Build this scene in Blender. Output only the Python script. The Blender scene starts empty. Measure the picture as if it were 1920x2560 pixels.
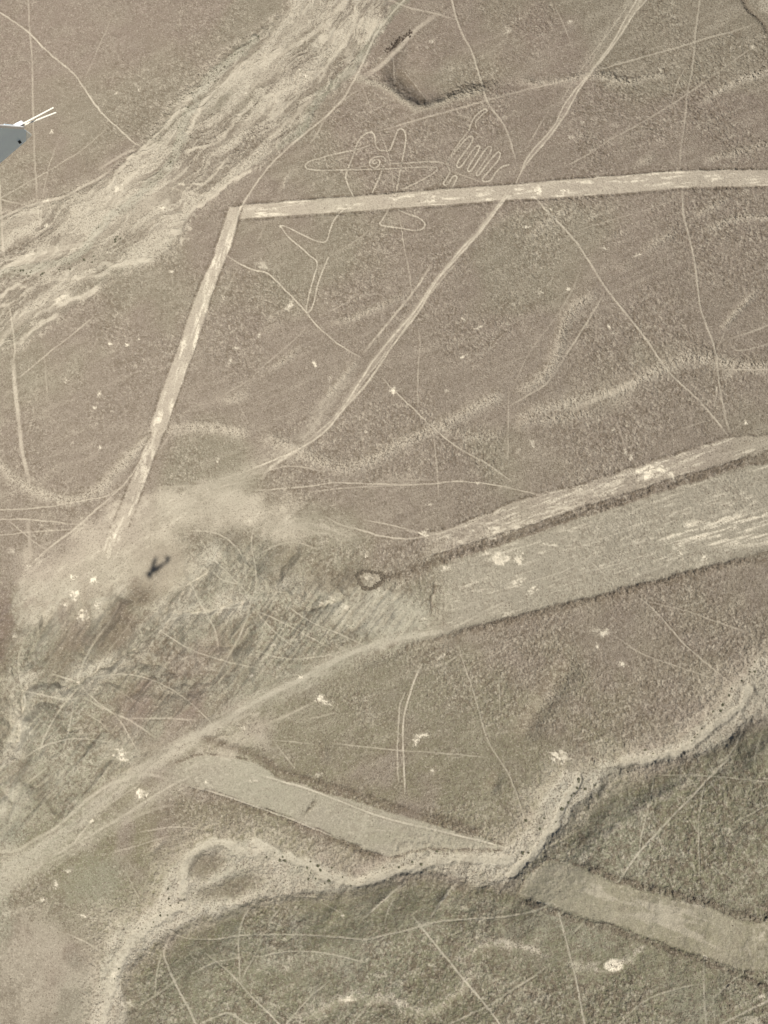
import bpy, math, random
import numpy as np
from mathutils import Matrix, Vector

# ------------------------------------------------------------------ camera
W, H = 1920.0, 2560.0
F = 1926.0                      # focal length in photo pixels
CAM_H = 190.0                   # metres above the plain
NAD = np.array([380.0, 480.0, F]); NAD /= np.linalg.norm(NAD)      # straight down, in camera axes (right, down, forward)
SUNV = np.array([401.0-W/2, 1415.0-H/2, F]); SUNV /= np.linalg.norm(SUNV)  # way the sunlight travels
Zc = -NAD
Yc = np.array([0, -1.0, 0]); Yc = Yc - Yc.dot(Zc)*Zc; Yc /= np.linalg.norm(Yc)
Xc = np.cross(Yc, Zc)
R = np.array([Xc, Yc, Zc])      # camera axes -> world
CAM = np.array([0, 0, CAM_H])
sc = bpy.context.scene
cd = bpy.data.cameras.new('camera')
cd.sensor_fit = 'HORIZONTAL'; cd.sensor_width = 36.0; cd.lens = 36.0*F/W
cd.clip_start = 0.05; cd.clip_end = 20000
cam = bpy.data.objects.new('camera', cd); sc.collection.objects.link(cam)
B = np.stack([R@np.array([1, 0, 0]), R@np.array([0, -1, 0]), R@np.array([0, 0, -1])], 1)
M4 = Matrix([[*B[0], CAM[0]], [*B[1], CAM[1]], [*B[2], CAM[2]], [0, 0, 0, 1]])
cam.matrix_world = M4
sc.camera = cam
sc.render.resolution_x = 768; sc.render.resolution_y = 1024

# ------------------------------------------------------------------ light
S = R@SUNV                      # world direction the light travels
w = bpy.data.worlds.new('World'); sc.world = w; w.use_nodes = True
nt = w.node_tree; bg = nt.nodes['Background']
sky = nt.nodes.new('ShaderNodeTexSky'); sky.sky_type = 'NISHITA'; sky.sun_disc = False
elev = math.asin(-S[2]); az = math.atan2(-S[0], -S[1])
sky.sun_elevation = elev; sky.sun_rotation = az
nt.links.new(sky.outputs[0], bg.inputs[0]); bg.inputs[1].default_value = 0.055
sl = bpy.data.lights.new('sun', 'SUN'); sl.energy = 5.0; sl.angle = math.radians(0.38); sl.color = (1.0, 0.95, 0.87)
so = bpy.data.objects.new('sun', sl); sc.collection.objects.link(so)
so.rotation_euler = Vector(S).to_track_quat('-Z', 'Y').to_euler(); so.location = (0, 0, 400)
sc.view_settings.view_transform = 'Standard'; sc.view_settings.look = 'None'
sc.view_settings.exposure = 0.37; sc.view_settings.gamma = 1.0
sc.cycles.max_bounces = 4; sc.cycles.diffuse_bounces = 2

rng = np.random.default_rng(7); random.seed(7)
col = sc.collection

# ------------------------------------------------------------------ noise
def _h(ix, iy, s):
    n = (ix.astype(np.int64)*374761393 + iy.astype(np.int64)*668265263 + s*974711) & 0xffffffff
    n = ((n ^ (n >> 13))*1274126177) & 0xffffffff
    return ((n ^ (n >> 16)) & 0xffff)/65535.0
def vn(x, y, s=0):
    x0 = np.floor(x); y0 = np.floor(y); fx = x-x0; fy = y-y0
    fx = fx*fx*(3-2*fx); fy = fy*fy*(3-2*fy)
    a = _h(x0, y0, s); b = _h(x0+1, y0, s); c = _h(x0, y0+1, s); d = _h(x0+1, y0+1, s)
    return (a*(1-fx)+b*fx)*(1-fy)+(c*(1-fx)+d*fx)*fy
def fbm(x, y, o=4, s=0, g=0.5):
    r = 0; a = 1; t = 0
    for k in range(o):
        ca, sa = math.cos(k*1.1), math.sin(k*1.1)
        r = r+a*vn((x*ca-y*sa)*2**k+k*17.3, (x*sa+y*ca)*2**k-k*9.1, s+k); t += a; a *= g
    return r/t
def ss(a, b, x):
    t = np.clip((x-a)/(b-a), 0, 1); return t*t*(3-2*t)

# ------------------------------------------------------------------ survey grid of the plain
us = np.concatenate([np.linspace(-210, -14, 34), np.arange(-10, 1930.1, 2.2), np.linspace(1934, 2130, 34)])
vs = np.concatenate([np.linspace(-210, -14, 34), np.arange(-10, 2570.1, 2.2), np.linspace(2574, 2770, 34)])
U, V = np.meshgrid(us, vs)
NV, NU = U.shape
rays = np.stack([(U-W/2)/F, (V-H/2)/F, np.ones_like(U)], -1)@R.T
def ground(z=0.0):
    t = (z-CAM_H)/rays[..., 2]
    return rays[..., 0]*t, rays[..., 1]*t
GX, GY = ground()
def at(u, v, z=0.0):
    r = R@np.array([(u-W/2)/F, (v-H/2)/F, 1.0]); t = (z-CAM_H)/r[2]
    return np.array([r[0]*t, r[1]*t, z])

n1 = fbm(GX/.80, GY/.80, 3, 11); n2 = fbm(GX/5.0, GY/5.0, 4, 23); n3 = fbm(GX/30.0, GY/30.0, 4, 37)
nf = fbm(GX/0.45, GY/0.45, 2, 51)
WU = (fbm(GX/2.2, GY/2.2, 3, 61)-0.5)*9; WV = (fbm(GX/2.2, GY/2.2, 3, 71)-0.5)*9      # ragged edges

def chaikin(p, n=2):
    p = np.asarray(p, float)
    for _ in range(n):
        if len(p) < 3: return p
        q = [p[0]]
        for a, b in zip(p[:-1], p[1:]): q += [a*.75+b*.25, a*.25+b*.75]
        q.append(p[-1]); p = np.array(q)
    return p
def T(c, r, s):
    """survey points given in a 640-pixel tile of the photo, enlarged to 1659"""
    pts = [tuple(map(float, q.split(','))) for q in s.split()]
    return [(c*640+x*640/1659, r*640+y*640/1659) for x, y in pts]
def ext(p, L=220):
    p = [np.array(q, float) for q in p]
    def edge(q): return q[0] < 8 or q[0] > W-8 or q[1] < 8 or q[1] > H-8
    if edge(p[-1]): d = p[-1]-p[-2]; p.append(p[-1]+d/np.linalg.norm(d)*L)
    if edge(p[0]): d = p[0]-p[1]; p.insert(0, p[0]+d/np.linalg.norm(d)*L)
    return p
def win(pts, m):
    p = np.asarray(pts); lo = p.min(0)-m; hi = p.max(0)+m
    i0, i1 = np.searchsorted(us, [lo[0], hi[0]]); j0, j1 = np.searchsorted(vs, [lo[1], hi[1]])
    return slice(j0, j1), slice(i0, i1)
def pdist(pts, m, warp=1.0, smooth=2):
    """distance, side and length along a polyline, inside its own window"""
    p = chaikin(ext(pts), smooth); sl_ = win(p, m)
    u = U[sl_]+WU[sl_]*warp; v = V[sl_]+WV[sl_]*warp
    D = np.full(u.shape, 1e9); Sd = np.ones(u.shape); A = np.zeros(u.shape); acc = 0
    for a, b in zip(p[:-1], p[1:]):
        d = b-a; L = math.hypot(*d)
        if L < 1e-6: continue
        i0, i1 = np.searchsorted(us[sl_[1]], [min(a[0], b[0])-m-10, max(a[0], b[0])+m+10])
        j0, j1 = np.searchsorted(vs[sl_[0]], [min(a[1], b[1])-m-10, max(a[1], b[1])+m+10])
        k = (slice(j0, j1), slice(i0, i1))
        if i1 <= i0 or j1 <= j0: acc += L; continue
        x = u[k]-a[0]; y = v[k]-a[1]; t = np.clip((x*d[0]+y*d[1])/(L*L), 0, 1)
        q = np.hypot(x-t*d[0], y-t*d[1]); c = q < D[k]
        D[k] = np.where(c, q, D[k]); A[k] = np.where(c, acc+t*L, A[k])
        Sd[k] = np.where(c, np.sign(d[0]*y-d[1]*x), Sd[k])
        acc += L
    return sl_, D, Sd, A, acc
def soft(c, r, x, y, rx, ry, a, ang=0, field=None, ed=.5):
    (cx, cy), = T(c, r, '%f,%f' % (x, y)); ca, sa = math.cos(ang), math.sin(ang); x_ = U-cx; y_ = V-cy
    d = np.hypot((x_*ca+y_*sa)/rx, (-x_*sa+y_*ca)/ry)+(n2-.5)*1.0+(n1-.5)*.35
    m_ = 1-ss(1-ed, 1+ed, d); np.maximum(field, m_*a, out=field); return m_
def polysd(poly, warp=1.0):
    """signed distance to a closed outline (inside > 0) over the whole grid; outline corners on the frame go beyond it"""
    p = []
    for x, y in poly:
        x = -420 if x <= 0 else (2340 if x >= W else x); y = -420 if y <= 0 else (2980 if y >= H else y); p.append((x, y))
    p = np.array(p, float); u = U+WU*warp; v = V+WV*warp
    D = np.full(U.shape, 1e9); ins = np.zeros(U.shape, bool)
    for a, b in zip(p, np.roll(p, -1, 0)):
        d = b-a; L2 = d@d
        if L2 < 1e-9: continue
        x = u-a[0]; y = v-a[1]; t = np.clip((x*d[0]+y*d[1])/L2, 0, 1)
        D = np.minimum(D, (x-t*d[0])**2+(y-t*d[1])**2)
        if abs(d[1]) > 1e-9:
            c = (a[1] > v) != (b[1] > v); ins ^= c & (u < a[0]+(v-a[1])*d[0]/d[1])
    return np.sqrt(D)*np.where(ins, 1, -1)

Z0 = lambda: np.zeros(U.shape)
h = Z0(); clear = Z0(); white = Z0(); green = Z0(); stone = Z0(); smooth = Z0(); pink = Z0(); dark = Z0(); olive = Z0()
sheets = []     # (name, label, mask)

def mx(f, sl_, val): f[sl_] = np.maximum(f[sl_], val)
def line(pts, wd=4, a=0.6, dip=0.05, gap=0.5, name=None, label=None, warp=0.35, wh=0.0, field=None):
    sl_, D, Sd, A, L = pdist(pts, wd*3+14, warp)
    prof = 1-ss(wd*0.22, wd*0.66, D)
    mod = 1-gap*ss(0.35, 0.75, fbm(A/28.0, D*0+len(pts)*3.1, 3, int(pts[0][0]) % 97))
    mod = mod*(.35+.65*ss(-5, 45, A))*(.35+.65*ss(-5, 45, L-A))*(.45+.9*n1[sl_])
    f_ = clear if field is None else field; a_ = prof*min(1, a*1.3)*mod; f_[sl_] = np.maximum(f_[sl_], a_); dark[sl_] *= 1-.9*prof
    if field is None: white[sl_] = np.maximum(white[sl_], prof*mod*max(0, a-.5)*.5)
    bb = np.exp(-((D-wd*.85)/(wd*.3+.6))**2); dark[sl_] = np.maximum(dark[sl_], bb*a*.45*ss(.3, .6, n1[sl_]))
    if wh: mx(white, sl_, prof*wh*mod*ss(.35, .6, n1[sl_]))
    g = np.exp(-(D/wd)**2); b = np.exp(-((D-wd*0.95)/(wd*0.45))**2)
    h[sl_] += (-dip*g+dip*0.6*b*(0.4+1.2*n1[sl_]))
    stone[sl_] *= (1-0.8*prof); smooth[sl_] = np.maximum(smooth[sl_], prof*0.5)
    if name:
        m = np.zeros(U.shape, bool); m[sl_] = prof > 0.3; sheets.append((name, label, m))
    return sl_, prof
def valley(pts, wd, dep, shape=1.5, warp=1.2, fade=60):
    sl_, D, Sd, A, L = pdist(pts, wd*4+14, warp)
    e = ss(0, fade, A)*ss(0, fade, L-A) if fade else 1
    h[sl_] -= dep*np.exp(-(D/wd)**shape)*e
def swale(pts, wd=14, dep=0.3, a=0.3, rough=1.0):
    sl_, D, Sd, A, L = pdist(pts, wd*3+14, 0.8)
    e = ss(0, 50, A)*ss(0, 50, L-A)
    pr = np.exp(-(D/wd)**2)*e
    rip = ss(.3, .7, fbm(A/5.0, D/10.0+n1[sl_]*2.5, 3, 5))
    h[sl_] += -dep*1.5*pr+0.20*rough*pr*(rip-0.5)
    mx(clear, sl_, np.minimum(1.7*a, .8)*np.exp(-(D/(wd*1.15))**2.6)*e*(0.66+.4*rip))
    mx(stone, sl_, 0.9*pr*rough)
    pd = np.exp(-((D*np.where(Sd > 0, 1, -1)*np.sign(pts[-1][0]-pts[0][0]+.1)+wd*.9)/(wd*.5))**2)*e; mx(dark, sl_, pd*.65*ss(.35, .6, rip))  # shaded flank of the runnel, painted as a darker band
def scarp(pts, amp, wd, reach, side=1, lo=0.5, warp=1.5, fade=80):
    """a step up on one side of the line that levels off again at `reach` pixels"""
    sl_, D, Sd, A, L = pdist(pts, reach*1.6+14, warp)
    s = D*Sd*side; e = ss(0, fade, A)*ss(0, fade, L-A) if fade else 1
    st = ss(-wd, wd, s)-lo
    h[sl_] += amp*st*np.exp(-(D/reach)**2)*e
    return sl_, s, e
def blob(c, r, x, y, rx, ry=None, a=1.0, ang=0, th=0.43, field=None, bump=0.0, name=None, label=None):
    (cx, cy), = T(c, r, '%f,%f' % (x, y)); ry = ry or rx
    m = max(rx, ry)*1.8; i0, i1 = np.searchsorted(us, [cx-m, cx+m]); j0, j1 = np.searchsorted(vs, [cy-m, cy+m])
    k = (slice(j0, j1), slice(i0, i1)); x_ = U[k]-cx; y_ = V[k]-cy; ca, sa = math.cos(ang), math.sin(ang)
    p = x_*ca+y_*sa; q = -x_*sa+y_*ca
    d = np.hypot(p/rx, q/ry)
    nz = fbm(p/max(3, rx*.45)+cx, q/max(3, ry*.45)+cy, 4, int(cx) % 31)
    val = ss(0.0, 0.34, (1.2-d)*0.5+(nz-th)*1.9-0.30)*(d < 1.7)
    if field is None: val = val*(.35+.75*ss(.25, .6, n1[k])); np.maximum(clear[k], (1-ss(.3, 1.6, d))*.5*a, out=clear[k])
    f = white if field is None else field
    f[k] = np.maximum(f[k], val*a)
    stone[k] *= 1-val
    if bump: h[k] += bump*np.exp(-d*d*1.5)
    if name:
        mm = np.zeros(U.shape, bool); mm[k] = val > .25; sheets.append((name, label, mm))

# ================================================================== large relief
stone[:] = 0.55
h += (n3-0.5)*2.2
# hill ground in the lower left, cut by gullies
hl = polysd([(0, 1400), (150, 1440), (330, 1420), (430, 1340), (620, 1330), (760, 1380), (1010, 1440), (1080, 1580), (800, 1660), (560, 1790), (380, 1900), (200, 2080), (0, 2130)], 2)
hm = ss(-30, 90, hl)
warpn = (fbm(GX/9, GY/9, 3, 91)-.5)*9
hills = np.abs(fbm((GX+warpn)/13.0, (GY+warpn)/13.0, 4, 93)-.5)*2
h += hm*(hills*4.6-0.9)
rill = fbm((-U*.62+V*.78)/85.+WU*.02, (U*.78+V*.62)/10.+WV*.06, 3, 97); h += hm*((fbm(GX/2.4, GY/2.4, 3, 95)-.5)*0.4+(rill-.5)*1.3); clear += hm*.12*ss(.52, .68, rill); dark += hm*.20*ss(.46, .34, rill)
green += hm*0.6*ss(.38, .6, n2+0.25*(n3-.5)); dark += hm*.22*ss(.42, .15, hills)*ss(.4, .6, n1); clear += hm*.06*(.5+n2); pink += hm*.6*ss(.3, .7, hills)  # hollows and rill floors painted darker to bring out the relief
def gau(u0, v0, rx, ry, A, ang=0):
    x = U-u0; y = V-v0; ca, sa = math.cos(ang), math.sin(ang)
    return A*np.exp(-((x*ca+y*sa)/rx)**2-((-x*sa+y*ca)/ry)**2)
valley(T(0, 2, '1220,470 1130,540 1060,650 990,740 920,830 850,900 740,970 600,1050 510,1110'), 5, 1.3, 1.5, 1.6); valley(T(1, 2, '420,520 380,570 320,640'), 6, 1.4, 1.5, 1, 15); valley(T(1, 2, '600,560 590,610'), 4, .9, 1.5, 1, 8)
h += gau(700, 1400, 90, 45, 4.0, .2)+gau(300, 1600, 60, 130, 4.5, .6)+gau(150, 1450, 120, 60, 2.0)
h += gau(470, 1430, 110, 45, 2.5, -.5)+gau(420, 1800, 160, 60, 3.0, .4)+gau(170, 1870, 120, 60, 2.4, .4)
# south-eastern hills beyond the lower wash
se = polysd([(1920, 1770), (1840, 1810), (1800, 1850), (1700, 1890), (1560, 1960), (1500, 2000), (1420, 2080), (1330, 2180), (1280, 2210), (1190, 2210), (1120, 2185), (1040, 2180), (960, 2205), (830, 2240), (640, 2260), (540, 2300), (440, 2340), (340, 2410), (300, 2470), (280, 2560), (1920, 2560)], 2.5)
h += 3.5*ss(-14, 140, se)
sem = ss(0, 60, se)
h += sem*(fbm(GX/7.0, GY/7.0, 4, 103)-.5)*1.5+sem*(fbm(GX/1.6, GY/1.6, 2, 105)-.5)*0.3
dark += sem*.24*ss(.42, .66, n1*.7+n2*.3); olive += sem*(1.0+.6*(n2-.5))
green += sem*0.55*(0.5+n2)

# ---- upper wash (braided)
r1 = [(0, 545), (23, 534), (73, 513), (116, 501), (166, 492), (200, 467), (247, 447), (290, 420), (350, 365), (401, 309), (440, 247), (478, 216), (509, 177), (540, 150), (579, 120), (617, 96), (640, 85), (690, 45), (720, 20), (735, 0),
      (1014, 0), (964, 50), (933, 93), (898, 170), (856, 216), (794, 247), (783, 289), (733, 339), (709, 366), (640, 417), (602, 436), (552, 475), (498, 517), (474, 548), (444, 602), (405, 640), (336, 673), (285, 690), (262, 702), (231, 729), (216, 748), (147, 794), (93, 833), (42, 868), (0, 910)]
s1 = polysd(r1, 1.3); in1 = ss(-2, 9, s1)
h -= 0.8*ss(-12, 16, s1)
_, Dc, Sc, Ac, _ = pdist([(900, 0), (790, 160), (640, 290), (520, 410), (380, 520), (200, 650), (60, 740), (0, 790)], 3000, 0)
dd = Dc*Sc; dd2 = dd+(fbm(Ac/75., dd/70., 2, 115)-.5)*42; b1 = fbm(Ac/130.0+WU*.03, dd2/12.0+WV*.10, 4, 121, .58); b2 = fbm(Ac/260.0+3, dd/34.0+WU*.05, 3, 131)
strand = 1-np.abs(b1-.5)*7.0; dark += in1*.40*ss(.46, .36, b1)*(.1+1.3*n1)
clear = np.maximum(clear, in1*np.clip(0.22+0.58*ss(.1, .8, strand)+.60*ss(.45, .72, b2)-.25*ss(.50, .60, b1)*ss(.62, .45, b2), 0, .95)*(.6+.7*n1))
h += in1*(-np.clip(strand, 0, 1)*.35+(fbm(Ac/30, dd/8, 3, 7)-.5)*0.35)
edge_ = np.exp(-((s1+4)/8)**2); clear = np.maximum(clear, edge_*.75*ss(.4, .62, n1)); stone = np.maximum(stone, edge_)  # sunlit bumps of the wash bank, painted pale along its rim
stone = np.maximum(stone, in1*.85*ss(.5, .4, b2))
sheets.append(('river_bed', 'braided pale dry wash crossing the upper left plain', in1 > .5))

# ---- lower wash
r2 = (T(2, 2, '1659,830 1580,930 1500,1050 1400,1120 1370,1220 1280,1300 1160,1400 1080,1480 900,1530 750,1560 650,1600 560,1659')
      + T(2, 3, '330,0 270,80 190,170 150,260 90,380 0,470')
      + T(1, 3, '1500,520 1300,540 1100,520 950,570 850,600 780,640 650,680 560,660 450,600 300,560 200,540 100,480 0,450')
      + T(0, 3, '1560,460 1380,450 1280,480 1180,540 1100,640 1050,750 1000,860 930,930 850,980 760,1000 720,1080 680,1180 640,1300 600,1450 570,1600 560,1659 760,1659 850,1540 800,1500 790,1400 830,1290 900,1230 1000,1150 1080,1090 1160,1060 1300,975 1440,960 1560,900')
      + T(1, 3, '0,890 50,860 200,830 350,830 520,820 620,800 750,770 880,740 980,690 1080,670 1200,690 1320,720 1420,780 1550,780')
      + T(2, 3, '0,740 120,640 230,530 300,430 380,340 430,270 500,200 590,130 620,60 730,0')
      + T(2, 2, '850,1659 950,1620 1080,1590 1260,1570 1380,1510 1470,1440 1560,1350 1659,1290'))
s2 = polysd(r2, 1.8); in2 = ss(-3, 12, s2)
h -= 1.3*ss(-16, 18, s2)
h += in2*((fbm(GX/1.5, GY/1.5, 3, 141)-.5)*.7)
b3 = fbm(GX/6.0+WU*.05, GY/6.0, 4, 151)
clear = np.maximum(clear, in2*(.56+.34*ss(.42, .62, b3))*(.75+.5*ss(.3, .65, n1))); dark += in2*.22*ss(.58, .7, n1); mg = ss(-75, -4, s2+(n2-.5)*70)*(1-.9*ss(-10, 25, se)); clear = np.maximum(clear, mg*.46*ss(.22, .55, n1)); stone = np.maximum(stone*(1-.3*mg), mg*.45); h += mg*(1-in2)*(n1-.5)*.6
green = np.maximum(green, in2*(.45+.3*ss(.5, .6, n2)))
stone = stone*(1-in2)+in2*.50
sheets.append(('river_bed', 'winding stony wash along the foot of the dark hills', in2 > .5))
for p, wd in ((T(1, 3, '0,480 120,560 300,600 420,680 560,740 640,740 760,730 900,680 1060,640 1200,590 1659,600'), 16), (T(2, 3, '0,690 150,560 260,400 380,160 440,60'), 13), (T(2, 2, '600,1640 1000,1590 1150,1530 1240,1440 1400,1320 1500,1250 1540,1150'), 14),
              (T(0, 3, '1659,560 1560,560 1500,480 1350,480 1230,560 1180,700 1190,820'), 15), (T(0, 3, '1180,900 1050,960 900,1060 800,1200 740,1330 700,1500 660,1659'), 16)):
    sl_, D, Sd, A, L = pdist(p, 60, 2.0); pr = 1-ss(wd*.4, wd*1.1, D)
    mx(clear, sl_, pr*.72); h[sl_] -= .45*pr; stone[sl_] *= 1-.75*pr; mx(smooth, sl_, .5*pr); mx(green, sl_, pr*.75)
for x, y, rx, ry in ((1350, 640, 36, 24), (1450, 790, 70, 24)):
    soft(0, 3, x, y, rx, ry, .5, -.3, dark); m_ = soft(0, 3, x, y, rx*1.2, ry*1.2, 0, -.3, dark); clear *= 1-.8*m_; h += .8*m_; green *= 1-.7*m_

# ---- gullies of the lower-left hills
G = [(T(0, 2, '1420,290 1350,390 1220,470 1130,540 1060,650 990,740 920,830 850,900 740,970 600,1050 510,1120 400,1110 200,1100 130,1200 150,1300 130,1450 60,1600'), 24, 3.0),
     (T(0, 2, '400,560 320,660 250,800 200,960 110,1090'), 20, 2.2),
     (T(0, 2, '1659,560 1450,620 1200,660 1070,660'), 18, 1.6), (T(1, 2, '400,530 300,560 150,500 0,560'), 20, 1.8),
     (T(1, 2, '620,560 500,590 330,650 200,560'), 12, 1.4), (T(1, 2, '300,190 180,330 130,440 30,520'), 12, 1.5),
     (T(0, 2, '860,1140 700,1100 560,1120'), 14, 1.2), (T(0, 2, '1300,1180 1100,1020 900,960 800,960'), 16, 1.3),
     (T(0, 2, '1659,900 1400,860 1200,860 900,900'), 12, .9), (T(0, 2, '500,800 560,930 520,1060'), 10, 1.0),
     (T(0, 2, '700,560 640,760 560,930'), 12, -.9), (T(0, 2, '870,500 760,720 620,960'), 26, -1.6)]
for p, wd, dep in G: valley(p, wd, dep*1.7, 1.15, 2.2)
for p in (G[0][0], G[2][0], G[3][0]):
    sl_, D, Sd, A, L = pdist(p, 90, 2); pr = np.exp(-(D/26)**2)
    pr = np.exp(-(D/38)**2); mx(green, sl_, pr*.95); mx(clear, sl_, pr*.55*(.4+1.1*ss(.35, .65, n2[sl_]))); mx(white, sl_, np.exp(-(D/9)**2)*ss(.52, .7, n1[sl_])*.35)
m_ = soft(1, 2, 800, 660, 150, 62, .95, .1, green, .6); soft(1, 2, 800, 650, 140, 60, .42, .1, clear, .6); smooth = np.maximum(smooth, m_*.5); stone *= 1-.6*m_
soft(1, 2, 300, 480, 70, 34, .8, 0, green, .6); soft(1, 2, 300, 480, 60, 30, .4, 0, clear, .7); soft(0, 3, 80, 300, 40, 90, .9, 0, green); soft(0, 2, 300, 1450, 60, 60, .7, 0, green); soft(0, 2, 250, 900, 50, 60, .7, 0, green); soft(0, 2, 1200, 700, 90, 60, .8, -.6, green)
soft(0, 2, 560, 1600, 140, 40, .6, -.3, green); soft(0, 2, 1500, 1500, 120, 40, .4, -.5, clear); soft(1, 2, 0, 1050, 120, 60, .7, -.4, green)
blob(1, 2, 500, 590, 36, 12, .45, .3); blob(0, 2, 1050, 700, 14, 30, .35, .6)
soft(0, 2, 720, 780, 75, 40, 1, -1.1, pink); soft(0, 2, 960, 500, 100, 45, 1, -.9, pink); soft(0, 2, 780, 700, 90, 40, .30, -1.1, dark); soft(0, 2, 460, 900, 60, 50, .3, -1, dark); soft(1, 2, 180, 330, 45, 60, .35, .4, dark); soft(1, 2, 500, 460, 80, 24, .3, 0, dark); soft(1, 2, 450, 740, 80, 40, .8, .5, pink); soft(0, 2, 1000, 1200, 140, 50, .7, .1, pink); soft(0, 2, 30, 850, 26, 110, .9, 0, pink); soft(0, 2, 400, 960, 60, 30, .8, -1, pink); soft(0, 2, 1250, 280, 90, 40, .6, 0, pink)
# ragged stone faces
for p, am in ((T(1, 3, '300,1630 450,1570 560,1510 640,1480 760,1520 850,1490 930,1560 1100,1610 1250,1520 1350,1430 1440,1320'), 2.0), (T(1, 3, '1300,1270 1420,1180 1540,1150 1659,1165')+T(2, 3, '100,1190 200,1210'), .9),
              (T(2, 3, '390,1290 550,1310 660,1330 760,1250 850,1190'), .9)):
    scarp(p, am, 10, 60, -1); sl_, D, Sd, A, L = pdist(p, 60, 2.2)
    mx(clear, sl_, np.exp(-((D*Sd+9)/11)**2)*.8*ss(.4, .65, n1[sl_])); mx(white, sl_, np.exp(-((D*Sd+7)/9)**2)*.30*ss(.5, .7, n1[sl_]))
# swell lines in the south-east
for p, am, wd in ((T(2, 3, '1180,70 900,220 700,350 560,450 450,600'), 1.0, 34), (T(2, 3, '1659,330 1450,560 1250,700'), .8, 50), (T(2, 2, '1659,1500 1560,1600 1500,1659'), .7, 40), (T(1, 3, '940,760 800,880 690,980'), .8, 12), (T(1, 3, '1310,730 1200,860 1130,970'), 1.0, 12),
                  (T(1, 3, '900,840 850,920 835,1000'), .6, 9), (T(1, 3, '170,890 80,1000'), .8, 12), (T(1, 3, '600,860 480,960 360,1050'), .8, 14), (T(2, 3, '1000,120 960,350 980,420'), .7, 20)):
    valley(p, wd, -am, 1.4, 1.6)
sl_, D, Sd, A, L = pdist(T(2, 3, '1180,70 900,220 700,350 560,450 450,600'), 70, 1.2)
mx(clear, sl_, np.exp(-(D/13)**2)*.7*ss(.35, .7, n1[sl_]))

# gully scarp near the top
gs = T(1, 0, '1010,200 940,330 870,430 850,490 930,560 1000,620 1060,660 1180,650 1300,600 1450,560 1659,500')
scarp(gs, 2.6, 24, 75, -1, .5, 1.4)
sl_, D, Sd, A, L = pdist(T(1, 0, '660,510 800,550 890,590 950,650 1010,695 1090,695 1200,665 1300,625 1450,590'), 50, 1)
pr = np.exp(-(D/9)**2); mx(clear, sl_, pr*.6*(.3+n1[sl_])); mx(green, sl_, pr*.3); mx(stone, sl_, pr*.9); h[sl_] -= .5*np.exp(-(D/11)**2)
blob(1, 0, 1000, 560, 46, 18, .8, .75, .36, field=dark); blob(1, 0, 880, 460, 26, 18, .6, -.6, .36, field=dark)  # shade of the scarp's left-facing slope, painted dark
line(T(1, 0, '1180,90 1090,150 1020,210 930,310 850,390 780,450 700,500'), 12, .5, .1, .4)

# ================================================================== swales: shallow stony runnels
for c, r, s, wd, dep, a in (
    (0, 1, '0,1350 80,1430 200,1510 330,1560 450,1580 560,1560 680,1480 760,1380 850,1290 950,1190 1060,1130 1200,1100 1400,1110 1659,1150', 14, .45, .5),
    (1, 1, '0,1150 120,1200 280,1260 380,1310 500,1360 620,1370 750,1320 850,1260 1000,1180 1150,1120 1300,1050 1450,960 1550,910 1659,880', 17, .5, .42),
    (2, 1, '0,890 150,830 240,740 300,620 330,450 380,350 480,270 590,210', 15, .4, .42),
    (1, 1, '1150,1100 1350,1150 1500,1180 1659,1120', 14, .4, .25), (2, 1, '0,1130 120,1010 400,940 600,900 800,820 930,740 1050,680 1200,650 1330,670 1450,710 1659,720', 17, .45, .45),
    (2, 1, '0,1120 130,1060 280,1050 450,1020 620,990', 12, .3, .3), (2, 1, '1620,190 1500,320 1430,380 1330,520', 8, .3, .45), (2, 1, '830,20 750,70 650,110', 10, .3, .3),
    (2, 0, '1659,460 1450,530 1320,590 1190,690', 9, .3, .5), (2, 0, '970,990 860,1040 760,1100', 9, .3, .5), (2, 0, '1659,930 1430,1000 1350,1010 1200,1060', 9, .25, .35),
    (2, 0, '0,500 130,540 260,530 440,500 600,480 720,540 900,490 1080,490', 10, .35, .35), (2, 0, '1450,1250 1300,1340 1150,1410', 9, .25, .4), (2, 0, '1659,1410 1450,1400 1340,1460 1200,1520', 8, .25, .45),
    (2, 0, '1100,1480 950,1570 800,1650', 10, .3, .3), (2, 0, '460,1300 300,1380 150,1500 70,1580', 10, .25, .35), (1, 1, '1000,220 850,310 700,370 560,430 450,420', 9, .3, .35),
    (1, 1, '340,550 200,660 60,760', 9, .3, .35), (1, 1, '700,640 650,690 560,790 480,880 400,980', 10, .25, .35), (0, 1, '1659,880 1500,930 1380,960', 12, .3, .4),
    (1, 0, '270,1080 200,1130 150,1280', 6, .2, .6), (1, 2, '1040,860 900,900 750,960 560,1010', 16, .4, .1), (2, 2, '430,930 330,1080 200,1250 100,1400 50,1520', 26, .8, .1),
    (1, 3, '1600,0 1540,100 1500,220', 16, .7, .05), (1, 2, '400,1430 430,1520 450,1659', 9, .4, .05), (2, 3, '0,1400 120,1470 280,1520', 14, .5, .3), (2, 3, '300,1240 450,1300 560,1300', 9, .2, .4),
    (2, 2, '750,1600 600,1620 400,1600', 12, .3, .4), (0, 2, '440,1560 300,1560 180,1500', 14, .5, .2), (0, 3, '1100,430 1000,520 940,590', 7, .4, .7), (0, 0, '560,960 550,1060 560,1140', 5, .35, .0), (0, 0, '720,970 650,1100', 8, .4, .3)):
    swale(T(c, r, s), wd, dep, a)

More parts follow.
